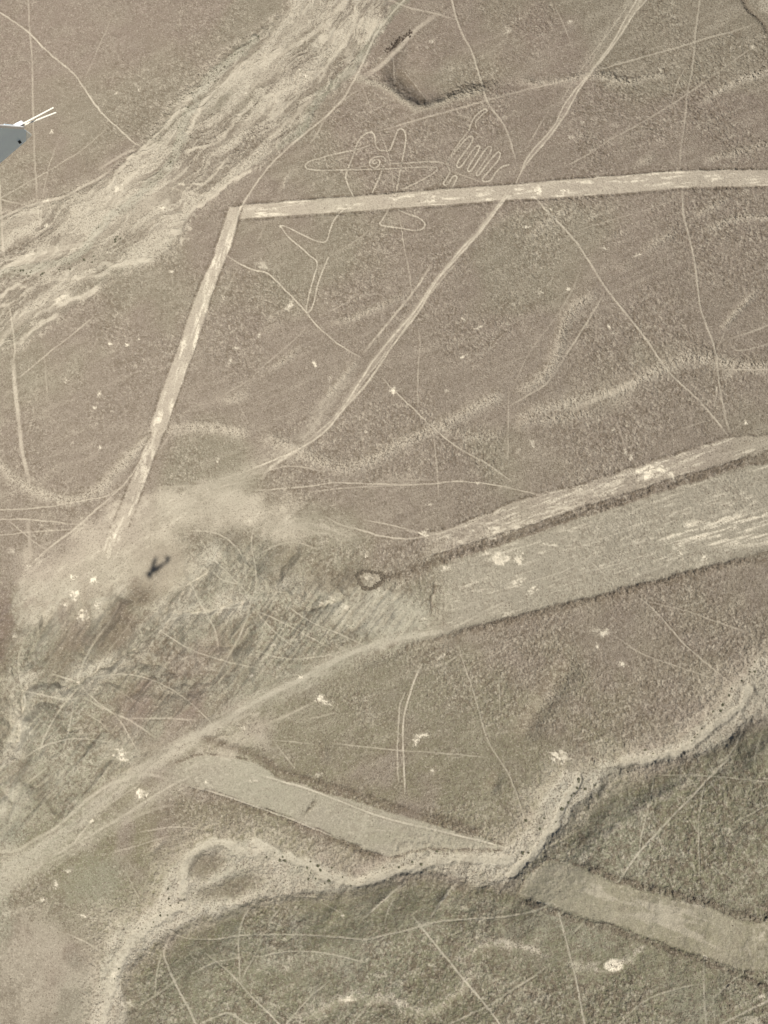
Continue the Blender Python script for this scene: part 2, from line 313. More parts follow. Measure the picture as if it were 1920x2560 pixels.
# ================================================================== cleared ground
def strip(poly, a, nm, lab, berm=.28, warp=.4, wr=3.2, streak=None, gr=0.0, st=.75, fade=None, ed=1.0):
    sd = polysd(poly, warp); m = ss(-1.5*ed, 2.5*ed, sd)
    if fade is not None: m = m*fade; sd = np.where(fade < .6, 99, sd)
    clear[:] = np.maximum(clear*(1-m)+m*a*(.45+.6*n2+.5*n1), clear*(1-m))
    b = np.exp(-((sd+wr)/wr)**2)
    h[:] += berm*b*(.3+1.4*n1)-.12*m
    stone[:] = stone*(1-m*st); smooth[:] = np.maximum(smooth, m*.3)
    stone[:] = np.maximum(stone, np.exp(-((sd+wr)/(wr*1.3))**2)*1.0); dark[:] = np.maximum(dark, np.exp(-((sd+wr*.8)/(wr*.9))**2)*.9*ss(.3, .6, n1)*ss(.25, .5, n2)); dark[:] = np.maximum(dark*(1-.6*m), m*.22*ss(.5, .65, n1)*ss(.45, .6, n2))
    if gr: green[:] = np.maximum(green*(1-m), m*gr)
    if streak:
        ang, amt, lo = streak; ca, sa = math.cos(ang), math.sin(ang)
        q = fbm((U*ca+V*sa)/34.0, (-U*sa+V*ca)/4.2, 3, 211)
        b = fbm((U*ca+V*sa)/70.0, (-U*sa+V*ca)/16.0, 2, 217)
        white[:] = np.maximum(white, m*amt*ss(lo, lo+.22, q)*ss(.32, .62, b)*ss(.2, .5, n1))
    sheets.append((nm, lab, m > .5))
    return m, sd
band = [(602, 512), (987, 482), (1095, 473), (1280, 460), (1357, 453), (1550, 438), (1697, 426), (1920, 416), (1920, 455), (1704, 470), (1550, 484), (1396, 494), (1280, 499), (987, 521), (806, 534), (640, 544), (600, 547)]
strip(band, .62, 'cleared_strip', 'long straight pale strip running from the bend to the right', streak=(-.075, .75, .47))
dia = T(0, 1, '1400,-60 1390,0 1310,160 1250,310 1160,580 1080,790 1020,960 970,1110 985,1150 930,1260 870,1400 830,1500 770,1659 700,1800 640,1960 760,1960 810,1800 870,1659 910,1540 960,1420 1010,1270 1060,1150 1080,1110 1140,940 1220,720 1280,560 1360,290 1400,180 1465,0 1500,-60')
dia = [(575, 515), (604, 515)] + [q for q in dia[::-1]]
strip(dia, .6, 'cleared_strip', 'pale strip running down to the lower left from the bend', berm=.15, streak=(1.87, .8, .42), fade=1-.35*ss(1060, 1120, V)-.65*ss(1300, 1500, V+(n2-.5)*120))
tb_up = T(2, 1, '1659,1100 1400,1180 1200,1240 1050,1290 800,1370 600,1430 400,1500 200,1540 0,1600')+T(1, 2, '1430,40 1280,100 1000,150')
tb_mid = T(1, 2, '850,440 950,400 1100,350 1200,315 1350,265 1500,215 1659,165')+T(2, 1, '500,1650 700,1590 900,1520 1100,1460 1300,1400 1500,1330 1659,1270')
sdm, Dm, Sm, Am, Lm = pdist(tb_mid, 80, 1.0)
strip(tb_up+T(1, 2, '900,190 950,330 1100,290 1659,120')+T(2, 1, '700,1550 1100,1425 1300,1370 1500,1300 1659,1230'), .38, 'cleared_ground', 'pale cleared ground above the long dark stone bank on the right', berm=.2, streak=(-.36, .6, .5), st=.35, warp=1.2, fade=ss(1030, 1160, U+(n2-.5)*120))
lowE = T(2, 2, '1659,240 1450,300 1250,360 1080,400 950,440 750,480 550,540 300,600 0,680')+T(1, 2, '1450,730 1250,780 1050,830 900,880')
strip([(q[0], q[1]+9) for q in tb_mid[::-1]][0:1]+[(q[0], q[1]+11) for q in tb_mid[::-1]][1:]+T(1, 2, '1120,500 1150,700 1050,810')+lowE[::-1][2:], .26, 'cleared_ground', 'broad cleared trapezoid of pale ground widening towards the right edge', berm=.3, wr=6, streak=(-.30, .42, .52), gr=.5, st=.5, warp=1.2, fade=ss(1060, 1150, U+(n2-.5)*60))
mx(stone, sdm, np.exp(-(Dm/13)**2)); mx(dark, sdm, np.exp(-(Dm/12)**2)*.62*ss(.3, .6, n1[sdm])); h[sdm] += .32*np.exp(-(Dm/10)**2)*(.5+n1[sdm])
clear[sdm] *= 1-.8*np.exp(-(Dm/11)**2)
# lower edge bank
def bank(p, wd, hh, dk=.6):
    sl_, D, Sd, A, L = pdist(p, 60, 1.0); e = ss(0, 40, A)*ss(0, 40, L-A); pr = np.exp(-(D/wd)**2)*e
    mx(stone, sl_, pr); mx(dark, sl_, pr*dk*(.4+n1[sl_])); h[sl_] += hh*pr*(.5+n1[sl_]); clear[sl_] *= 1-.8*pr
bank([(q[0], q[1]+8) for q in lowE], 10, .5, .7)
bank(T(0, 2, '1240,1450 1400,1490 1659,1560')+T(1, 3, '130,10 300,60 450,110 600,150 750,210 900,250 1100,310 1300,370 1500,430'), 10, .5, .85)
bank(T(2, 3, '450,620 600,690 800,755 950,790 1100,835 1250,865 1400,925 1560,970 1659,975'), 11, .7, .8)
bank(T(2, 3, '0,850 150,895 300,945 450,995 600,1025 750,1080 870,1130 1000,1170 1150,1235 1300,1275 1500,1350 1659,1430'), 9, .6, .8)
bank(T(0, 3, '1180,125 1400,180 1659,270')+T(1, 3, '200,340 300,380 420,430'), 6, .3, .6)
bank(T(1, 3, '420,420 540,470 700,550 870,590'), 12, .5, .8)
strip(T(0, 3, '1000,40 1200,-60 1350,-90 1659,-40')+T(1, 3, '130,60 300,110 450,160 600,200 750,250 900,290 1100,350 1300,410 1500,460 1620,520 1500,520 1300,530 1100,510 950,560 870,575 700,525 540,455 420,400 300,355 200,315 0,250')+T(0, 3, '1400,155 1180,105'), .3, 'cleared_ground', 'flat grey green cleared wedge pointing into the lower wash', fade=ss(260, 560, U+(n2-.5)*160), berm=.12, gr=.6, st=.85, warp=1.0, ed=2)
strip(T(2, 3, '30,830 100,700 230,600 450,650 600,715 800,785 950,815 1100,865 1250,895 1400,955 1560,1000 1659,1010 1659,1390 1500,1310 1300,1240 1150,1200 1000,1140 870,1100 750,1050 600,1000 450,970 300,920 150,870'), .33, 'cleared_ground', 'smooth pinkish cleared strip between dark banks at the lower right', berm=.15, gr=.15, st=.85, warp=1.6, ed=3.5)
blob(2, 3, 1000, 950, 150, 34, .6, .35, .4, field=clear); blob(2, 3, 560, 800, 50, 16, .6, .3, .4, field=clear)
# pale open ground round the aircraft's shadow and beyond the gullies
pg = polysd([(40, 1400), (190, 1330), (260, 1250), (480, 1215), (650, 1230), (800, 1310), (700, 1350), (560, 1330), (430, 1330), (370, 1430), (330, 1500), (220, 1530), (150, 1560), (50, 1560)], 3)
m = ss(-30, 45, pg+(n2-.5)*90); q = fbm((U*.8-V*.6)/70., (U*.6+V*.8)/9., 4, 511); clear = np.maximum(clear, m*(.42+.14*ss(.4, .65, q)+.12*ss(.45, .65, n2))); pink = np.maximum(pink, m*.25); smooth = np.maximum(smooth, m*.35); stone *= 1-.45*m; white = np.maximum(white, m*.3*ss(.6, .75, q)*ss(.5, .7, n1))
pg2 = polysd([(0, 2330), (60, 2280), (170, 2330), (240, 2400), (230, 2560), (0, 2560)], 3); m = ss(-30, 50, pg2+(n2-.5)*120); smooth = np.maximum(smooth, m*.45); stone *= 1-.5*m; clear = np.maximum(clear, m*.22*ss(.4, .6, n2)); pink = np.maximum(pink, m*.5); bl = ss(-160, 60, pg2)
soft(0, 3, 620, 720, 80, 60, .6, -.6, smooth); soft(0, 3, 620, 760, 70, 60, .45, -.6, green); soft(0, 3, 80, 620, 60, 50, .4, 0, clear)
soft(0, 3, 480, 1500, 50, 90, .45, 0, green); soft(0, 3, 0, 900, 30, 110, .5, 0, green)
blob(0, 2, 1500, 1560-60, 90, 36, .5, -.6, .35, field=clear)
# corner track, top right
bank(T(2, 0, '1470,-60 1500,10 1560,90 1620,150 1680,230'), 6, .4, 1.0)
sd = polysd(T(2, 0, '1540,-200 1600,80 1900,330 2400,-200'), 1); clear = np.maximum(clear, .5*ss(-3, 5, sd))
# trapezoid's white scrapes
for c, r, x, y, rx, ry, a, an in ((2, 1, 930, 1390, 52, 14, 1, -.35), (2, 1, 990, 1410, 36, 10, .9, .5), (2, 1, 830, 1385, 30, 7, .8, -.3), (2, 1, 620, 1480, 60, 7, .55, -.3), (2, 1, 500, 1540, 60, 10, .35, -.3), (2, 1, 300, 1640, 60, 9, .4, -.2), (1, 2, 1560, 120, 46, 14, .7, -.2), (1, 2, 1090, 140, 12, 8, .9, 0),
      (1, 2, 1340, 190, 30, 12, .5, -.4), (1, 2, 1580, 290, 30, 20, .8, 0), (1, 2, 1240, 365, 14, 6, .7, 0), (2, 2, 1055, 237, 8, 5, 1, 0), (2, 2, 1088, 215, 5, 5, 1, 0), (2, 2, 1090, 268, 7, 6, 1, 0), (2, 2, 1245, 295, 7, 6, 1, 0), (2, 2, 1570, 85, 5, 7, .7, 0), (2, 2, 1450, 100, 6, 8, .7, 0), (2, 2, 130, 500, 16, 7, 1, -.4), (2, 2, 30, 455, 20, 8, .8, -.3),
      (2, 2, 40, 300, 10, 16, .9, 0), (2, 2, 1000, 352, 6, 4, .8, 0), (2, 2, 810, 405, 7, 4, .7, 0), (1, 2, 1100, 695, 10, 6, .6, -.4), (1, 2, 1640, 650, 8, 8, .6, 0), (2, 2, 580, 780, 20, 9, .7, 0), (2, 2, 715, 985, 12, 5, 1, 0.2), (2, 2, 552, 875, 5, 9, .8, 0), (2, 2, 320, 1590, 26, 14, .8, .3), (2, 2, 550, 110, 4, 9, .8, .4), (2, 2, 260, 215, 24, 4, .7, .1),
      (1, 2, 430, 1225, 20, 8, 1, .3), (1, 2, 415, 1205, 8, 10, 1, .2), (1, 2, 1195, 940, 13, 5, .8, -.6), (1, 2, 1038, 1480, 6, 12, 1, .2), (1, 2, 1075, 1447, 18, 5, 1, -.35), (1, 2, 780, 510, 8, 10, .5, 0), (1, 2, 715, 280, 4, 7, .9, .3), (1, 2, 290, 1068, 5, 4, 1, 0), (1, 3, 1145, 20, 5, 6, .7, 0),
      (0, 2, 740, 160, 12, 9, .8, -1), (0, 2, 600, 440, 9, 10, .95, 0), (0, 2, 478, 420, 10, 6, .9, 0), (0, 2, 480, 535, 13, 14, .95, -.6), (0, 2, 420, 600, 7, 6, .9, 0), (0, 2, 530, 665, 15, 18, 1, .2), (0, 2, 625, 605, 9, 10, .7, .6), (0, 2, 180, 360, 5, 8, .9, .7), (0, 2, 90, 805, 9, 6, .7, 0), (0, 2, 150, 1240, 9, 26, .6, .1), (0, 2, 190, 1420, 10, 22, .4, 0), (0, 2, 1570, 1400, 8, 4, .9, 0), (0, 2, 1628, 1060, 5, 6, .9, 0), (0, 2, 75, 255, 10, 8, .4, 0),
      (0, 2, 270, 300, 20, 10, .35, -.6), (0, 2, 513, 1108, 6, 7, .9, .3), (0, 2, 565, 1070, 4, 8, .7, .3), (0, 2, 100, 1500, 16, 30, .3, 0),
      (0, 3, 275, 850, 6, 6, .9, .4), (0, 3, 360, 750, 6, 12, .6, 0), (0, 3, 1335, 85, 5, 6, .9, .5), (0, 3, 590, 350, 9, 4, .7, -.7), (0, 3, 765, 1010, 7, 6, .6, 0), (0, 3, 740, 1340, 7, 22, .5, .3), (0, 3, 830, 1530, 14, 10, .5, 0), (0, 3, 440, 670, 7, 4, .6, 0), (0, 3, 1640, 80, 12, 3, .6, 0), (0, 3, 570, 965, 18, 4, .6, .2),
      (1, 3, 590, 1500, 14, 9, .8, 0), (1, 3, 930, 1525, 6, 8, .6, 0), (1, 3, 1140, 1280, 9, 3, .8, .2), (1, 3, 560, 955, 5, 3, .9, 0), (1, 3, 215, 1240, 6, 12, .4, 0), (1, 3, 195, 1300, 10, 6, .4, .6), (1, 3, 835, 1320, 6, 5, .5, 0), (1, 3, 410, 45, 8, 7, .6, 0), (1, 3, 1540, 640, 12, 8, .4, 0),
      (2, 3, 915, 1092, 13, 6, .6, .1), (2, 3, 1252, 1225, 7, 7, .8, -.8), (2, 3, 725, 578, 6, 6, .8, 0), (2, 3, 1498, 548, 5, 4, .8, 0), (2, 3, 838, 685, 4, 4, .8, 0), (2, 3, 220, 878, 16, 6, .5, .1), (2, 3, 470, 575, 14, 10, .6, -.6), (2, 3, 770, 1250, 9, 12, .45, -.6), (2, 3, 1615, 1480, 6, 10, .6, -.4), (2, 3, 420, 1290, 9, 6, .6, 0), (2, 3, 1575, 1650, 20, 12, .35, 0), (2, 3, 1620, 1130, 24, 30, .3, 0), (2, 3, 290, 1640, 30, 3, .0, 0),
      (0, 1, 643, 893, 5, 9, 1, -.2), (0, 1, 710, 568, 6, 4, 1, 0), (0, 1, 822, 575, 6, 4, .9, 0), (0, 1, 903, 540, 4, 3, .8, 0), (0, 1, 430, 810, 6, 5, .7, 0), (0, 1, 475, 1210, 3, 3, .9, 0), (0, 1, 650, 1243, 5, 4, .8, 0), (0, 1, 615, 985, 4, 4, .7, 0), (0, 1, 1447, 268, 6, 4, .9, .4), (0, 1, 1530, 600, 9, 5, .6, -.4), (0, 1, 1490, 680, 4, 9, .6, .3), (0, 1, 1412, 1315, 3, 9, .6, 0), (0, 1, 1115, 100, 7, 4, .6, 0), (0, 1, 400, 270, 40, 8, .5, -.5),
      (1, 1, 888, 880, 9, 5, 1, .1), (1, 1, 895, 860, 3, 8, .9, .3), (1, 1, 1340, 652, 12, 3, .9, -.5), (1, 1, 1440, 465, 10, 3, .7, -.3), (1, 1, 1345, 412, 7, 3, .7, .2), (1, 1, 205, 335, 14, 6, .6, -.7), (1, 1, 380, 700, 4, 9, .8, -.4), (1, 1, 20, 515, 4, 8, .8, .6), (1, 1, 230, 305, 6, 6, .6, 0), (1, 1, 1130, 1610, 9, 2.5, .9, -.1), (1, 1, 1240, 875, 10, 4, .4, 0), (1, 1, 40, 60, 16, 12, .35, 0), (1, 1, 710, 1140, 6, 2, .6, 0), (1, 1, 1430, 1470, 8, 4, .8, 0), (1, 1, 480, 790, 6, 8, .4, 0),
      (2, 1, 1515, 1078, 6, 6, 1, 0), (2, 1, 630, 460, 4, 7, .9, 0), (2, 1, 135, 1215, 5, 12, .8, -.5), (2, 1, 45, 1262, 4, 8, .7, .7), (2, 1, 655, 1130, 4, 10, .7, .5), (2, 1, 737, 1270, 4, 6, .9, -.3), (2, 1, 770, 1312, 3, 9, .8, .3), (2, 1, 365, 215, 5, 5, .7, .5), (2, 1, 10, 312, 4, 4, .8, 0), (2, 1, 1325, 860, 3, 8, .7, 0), (2, 1, 180, 235, 7, 5, .5, 0),
      (2, 0, 172, 1232, 13, 10, 1, 0), (2, 0, 335, 1237, 9, 6, 1, 0), (2, 0, 380, 145, 9, 6, .6, 0), (2, 0, 455, 793, 6, 3, .8, .2), (2, 0, 385, 888, 7, 6, .5, .5), (2, 0, 95, 1470, 8, 4, .7, 0), (2, 0, 255, 1357, 6, 3, .7, .3), (2, 0, 600, 1608, 13, 3, .7, .2), (2, 0, 1560, 303, 7, 4, .8, -.4), (2, 0, 962, 465, 4, 7, .6, .3), (2, 0, 1300, 1150, 14, 8, .7, 0),
      (2, 0, 820, 1170, 16, 5, .8, -.1), (2, 0, 820, 1650, 12, 4, .5, -.3), (2, 0, 1040, 25, 10, 6, .3, 0), (2, 0, 60, 115, 5, 4, .5, 0), (1, 0, 900, 1290, 14, 9, .7, 0), (1, 0, 1130, 1285, 18, 12, .75, 0), (1, 0, 1500, 1260, 22, 12, .6, -.3), (1, 0, 1140, 268, 5, 4, .6, 0), (1, 0, 810, 380, 4, 3, .9, 0), (1, 0, 285, 452, 5, 3, 1, 0), (1, 0, 320, 490, 4, 4, .9, 0), (1, 0, 160, 1465, 5, 4, .9, 0),
      (1, 0, 1620, 190, 12, 9, .3, 0), (0, 0, 760, 1230, 12, 16, .6, .5), (0, 0, 1060, 1345, 14, 5, .8, .3), (0, 0, 1590, 605, 8, 5, .8, .3), (0, 0, 1180, 1195, 10, 4, .8, 0), (0, 0, 300, 1460, 6, 6, .7, 0), (0, 0, 310, 1300, 9, 4, .8, -.3), (0, 0, 905, 580, 3, 5, .8, .5), (0, 0, 755, 603, 5, 4, .6, 0), (0, 0, 335, 855, 4, 4, .6, 0), (0, 0, 190, 1640, 20, 9, .4, -.5)):
    blob(c, r, x, y, rx, ry, a, an)
soft(2, 3, 660, 1280, 19, 15, 1, 0, white, .25)
sheets.append(('bare_patch', 'largest round white bare patch, low in the lower right', (np.hypot(U-1534.5, V-2414) < 22) & (white > .4)))
sheets.append(('bare_patch', 'streaky bright white scrape below the right end of the pale strip', (np.hypot((U-1640)/70, (V-1176)/32) < 1) & (white > .35)))
blob(0, 2, 790, 1580, 17, 15, 1.0, name='bare_patch', label='round white bare patch left of the lower cleared wedge')
blob(0, 3, 905, 175, 13, 15, 1.0, name='bare_patch', label='small oval white patch beside the lower left track')
# streak bundle in the trapezoid
sl_ = win(T(2, 2, '840,190 1130,30 1659,-40 1659,200 1300,250 1000,220'), 250)
sd = polysd(T(2, 2, '840,190 1130,40 1400,-10 1659,-60 2100,-160 2100,60 1659,160 1300,240 1000,215'), 1.5)
q = fbm((U*.955-V*.295)/55., (U*.295+V*.955)/4.6, 3, 311)
white = np.maximum(white, ss(-4, 18, sd)*.8*ss(.46, .62, q)*ss(.15, .5, n1)); stone *= 1-.4*ss(0, 20, sd)
del q

for pts_, wd, a, gr_ in ((T(1, 2, '1300,760 1130,790 830,850 560,950 250,1110 0,1220 -250,1380 -480,1520 -700,1640 -900,1780 -1120,1980 -1400,2200 -1640,2330'), 26, .38, .5), (T(0, 3, '1330,10 1130,100 950,210 800,310 600,430 400,540 150,680 0,800'), 26, .28, .3), (T(0, 2, '1000,1620 860,1560 700,1540 560,1560'), 30, .3, .7),
    (T(1, 1, '620,700 500,900 380,1080 260,1230 60,1350 -150,1450 -400,1520'), 20, .28, .1), (T(0, 1, '1659,1480 1400,1560 1100,1620 800,1680'), 40, .3, .1), (T(1, 2, '0,100 250,60 500,120 700,200'), 30, .3, .1), (T(0, 3, '30,0 60,200 40,420'), 30, .35, .6), (T(0, 2, '150,1150 120,1350 90,1600'), 24, .35, .6)):
    sl_, D, Sd, A, L = pdist(pts_, 110, 1.5); q = fbm(A/60., D*Sd/6., 3, 521); pr = np.exp(-(D/wd)**2.4)*ss(0, 60, A)*ss(0, 60, L-A)
    mx(clear, sl_, pr*a*(.5+1.0*ss(.35, .65, q))); mx(green, sl_, pr*gr_); stone[sl_] *= 1-.5*pr; mx(smooth, sl_, pr*.4)
# ================================================================== tracks
PATHS = [
 (0, 0, '0,80 70,125 190,210 260,290 370,390 465,460 530,545 600,660 690,765 800,860 860,920 910,945', 4.5, .75, 'thin footpath curving down from the upper left corner'),
 (0, 0, '185,0 190,200 210,350 213,750 222,900 228,1080 235,1200 240,1300 262,1500', 5, .42, 'faint straight path running down behind the wing tip'),
 (0, 0, '680,840 570,945 460,1020 310,1110 200,1170 0,1285', 2.6, .6, 'thin pale line below the wing tip on the left'),
 (1, 0, '960,0 840,130 760,240 680,440 620,550 570,640 520,690 430,780 270,900 180,985 90,1070 0,1190 -60,1280 -110,1370 -150,1500 -190,1659', 5, .7, 'track along the right bank of the braided wash'),
 (1, 0, '900,10 980,50 1150,85 1290,125', 5, .4, 'short pale branch path near the top edge'),
 (1, 0, '1270,0 1295,120 1340,230 1390,310 1420,400 1470,560 1500,670 1550,730 1610,810 1640,880 1680,1030', 5, .6, 'path running down past the fingers of the figure'),
 (1, 0, '800,850 940,810 1050,770 1200,735 1350,690 1480,655 1659,605 1750,580 1920,545 2100,490 2260,440 2460,385 2590,345 2810,285 2960,235 3110,200 3230,155', 4.5, .5, 'straight pale line climbing to the top right above the figure'),
 (2, 0, '150,1280 240,1380 330,1470 410,1560 480,1659 600,1860 720,2010 850,2170 970,2350 1050,2450 1200,2580 1330,2730 1400,2825', 5, .65, 'long pale path slanting down right from the strip'),
 (2, 0, '1220,0 1190,200 1180,350 1160,500 1130,620 1125,780 1100,900 1085,1090', 5, .45, 'faint near vertical path above the strip on the right'),
 (2, 0, '1105,1210 1105,1380 1140,1500 1180,1659 1200,1840 1215,1980 1265,2130 1300,2210 1325,2310 1345,2510 1380,2700 1415,2800', 5, .6, 'near vertical path below the strip on the right'),
 (2, 0, '1580,300 1480,360 1350,460 1130,610 1000,700 800,820 620,910 500,1000 330,1085', 4, .42, 'faint diagonal path between the twin track and right edge'),
 (2, 1, '600,240 480,440 350,640 240,820 130,890 0,960', 5, .55, 'pale path beside the curved runnel right of centre'),
 (1, 1, '820,790 900,880 1000,970 1110,1080 1200,1160 1330,1260 1480,1330 1600,1420 1659,1460', 4, .6, 'pale path leading down right from the white star'),
 (0, 1, '1480,0 1560,60 1659,95 1729,105 1790,160 1900,270 1980,355 2040,440 2130,520 2220,590 2340,660', 4, .7, 'thin path joining the foot of the figure to the twin track'),
 (0, 1, '85,680 100,900 125,1100 145,1300 190,1460', 11, .55, 'wide pale lane running down near the left edge'),
 (0, 1, '60,310 80,450 100,600 85,680', 5, .6, 'narrow path crossing the foot of the braided wash'),
 (0, 1, '610,390 480,500 300,640 120,790', 3.4, .6, 'thin pale track below the braided wash'),
 (0, 1, '0,1645 170,1640 350,1620 550,1580 690,1565 820,1470 900,1340 1000,1200', 3.6, .6, 'pale track meeting the foot of the pale strip'),
 (0, 2, '0,50 170,45 300,60 400,65 440,80 700,90', 4, .55, 'upper of two tracks at the left edge'),
 (0, 2, '0,150 250,125 500,110 700,90 850,70 1000,25', 4, .5, 'lower of two tracks at the left edge'),
 (0, 2, '180,360 260,280 400,170 510,95 600,0 720,-90', 5, .6, 'diagonal track left of the aircraft shadow'),
 (1, 2, '1250,770 1130,785 1000,805 830,840 700,880 560,940 400,1030 200,1130 0,1220 -250,1380 -500,1500', 15, .5, 'broad pale road below the gullied hills'),
 (0, 3, '1330,10 1130,100 950,210 800,310 600,430 400,540 300,600', 7, .5, 'pale road running down left beside the white oval patch'),
 (0, 3, '0,540 120,540 190,480 350,400 460,300 580,190 700,110 850,50 1000,40 1100,80', 9, .45, 'broad pale track in the lower left corner region'),
 (1, 3, '0,40 200,95 400,155 600,240 800,315 1000,365 1200,410 1450,470 1620,515', 5, .8, 'bright path along the lower cleared wedge'),
 (0, 3, '1180,105 1400,160 1659,250 1760,290 1860,320 1960,360 2080,410 2200,460', 4.5, .7, 'pale path on the lower edge of the cleared wedge'),
 (1, 3, '1020,965 1110,1080 1200,1190 1320,1340 1430,1470 1500,1550 1580,1659', 5.5, .65, 'straight pale path leaving the bottom edge right of centre'),
 (1, 3, '0,1080 300,1080 600,1100 700,1115 900,1070 1050,1030 1200,990 1400,975 1580,970 1700,950 1840,920 1930,870', 4.5, .5, 'pale path along the top of the dark slope'),
 (2, 3, '1420,-80 1340,0 1250,90 1180,170 1050,300 960,400 820,550 750,650 690,740', 5, .75, 'bright path descending through the dark hills at lower right'),
 (2, 3, '930,10 900,200 860,350 830,480 815,650', 4, .5, 'faint path crossing the bright path among dark hills'),
 (2, 3, '1250,90 1220,250 1205,400 1215,700', 4, .5, 'path branching down from the bright path'),
 (2, 3, '300,930 360,1150 390,1280 430,1440 470,1659', 5, .6, 'path crossing the lower right corner below the pink strip'),
 (2, 3, '1659,1510 1390,1640 1300,1700', 6, .55, 'double track at the bottom right corner'),
 (2, 2, '830,560 900,610 1000,720 1100,840 1200,930 1320,1030 1420,1110', 4.5, .55, 'straight path reaching the bend of the lower wash'),
 (2, 2, '900,585 1150,645 1300,700 1520,780', 4, .4, 'faint path above the bend of the lower wash'),
 (1, 2, '1075,990 1040,1060 1010,1140 980,1230 955,1350 950,1450 960,1659 965,1820', 5, .8, 'right of two white parallel lines below the cleared trapezoid'),
 (1, 2, '965,1170 930,1250 920,1400 915,1659 925,1750', 4, .7, 'left of two white parallel lines below the cleared trapezoid'),
 (1, 2, '1310,860 1360,1030 1400,1120 1440,1280 1480,1420 1530,1540 1610,1650 1659,1740 1720,1920 1760,2030', 4, .5, 'path running down to the lower wash'),
 (0, 3, '1050,1050 1150,1090 1250,1110 1400,1110 1560,1085 1659,1080', 4, .5, 'path crossing the bottom left hills'),
 (0, 3, '1659,860 1590,940 1550,1040 1545,1150 1555,1390', 5, .5, 'pale path dropping through the bottom left hills'),
 (0, 3, '1110,1090 1050,1190 1090,1300 1150,1430 1230,1570 1270,1659', 6, .55, 'wider pale path reaching the bottom edge on the left'),
 (0, 3, '1330,1200 1450,1290 1560,1400 1659,1510 1740,1590 1800,1650', 5, .5, 'path slanting to the bottom edge left of centre'),
 (0, 2, '330,1050 420,1075 510,1105', 5, .8, 'short bright ledge path among the gullies'),
 (0, 2, '770,590 720,700 640,800 560,930 500,1080', 6, .45, 'pale crest path on the brown ridge'),
]
for c, r, s, wd, a, lab in PATHS: line(T(c, r, s), wd, a, .05, .4, 'path', lab)
TWIN = [(T(2, 0, '840,0 760,120 700,215 620,330 530,430 450,540 400,620 350,720 300,800 220,890 120,1010 60,1110'), 13, .11), (T(2, 0, '-59,1290 -229,1520 -369,1659')+T(1, 1, '1100,270 870,540 680,800 500,1080 300,1240'), 16, .10), (T(1, 1, '1330,10 1180,180 1040,370 930,520 800,720 700,860 600,970'), 3.2, .5), (T(2, 0, '770,0 640,200 520,350 400,520 330,640'), 3, .4), (T(2, 0, '810,0 740,110 690,210 640,300 560,400 490,490 380,620 310,730 290,800 220,880 100,1010 60,1110 20,1200'), 3.6, .85), (T(2, 0, '870,0 780,100 710,220 600,370 520,460 420,600 390,670 310,800 250,880 120,1030 60,1110'), 3.6, .8),
 (T(2, 0, '0,1190 -59,1290 -119,1370 -179,1450 -229,1520 -319,1600 -369,1659')+T(1, 1, '1200,120 1100,270 1010,380 940,460 870,540 760,680 680,800 620,900 560,990'), 4.5, .85),
 (T(2, 0, '0,1230 -90,1350 -200,1500 -330,1640')+T(1, 1, '1150,180 1080,330 1000,430 900,560 780,740 690,860 560,1000 500,1080 430,1160 280,1250 150,1310 0,1365 -60,1400'), 4.5, .8),
 (T(1, 1, '1200,100 1130,200 1050,330 960,470 880,600'), 3.5, .6), (T(1, 1, '1130,60 1050,200 900,380 780,530 700,620'), 6, .4), (T(1, 1, '900,530 800,690 700,800 640,900 570,970 480,1080 350,1180'), 3.5, .5),
 (T(1, 1, '280,1250 150,1330 80,1380 40,1440'), 8, .5), (T(2, 0, '640,130 600,250 520,400 440,520'), 3, .35), (T(2, 0, '240,720 170,830 100,950'), 3, .35)]
tw = np.zeros(U.shape, bool)
for p_, wd, a in TWIN: sl_, pr = line(p_, wd, a, .06, .3, wh=.25); tw[sl_] |= pr > .3
tw &= ~np.zeros(U.shape, bool)
sheets.append(('path', 'double vehicle track slanting from the top edge down to the left', tw))
sl_, D, Sd, A, L = pdist(TWIN[3][0], 80, 1); mx(clear, sl_, np.exp(-(D/16)**2)*.25)
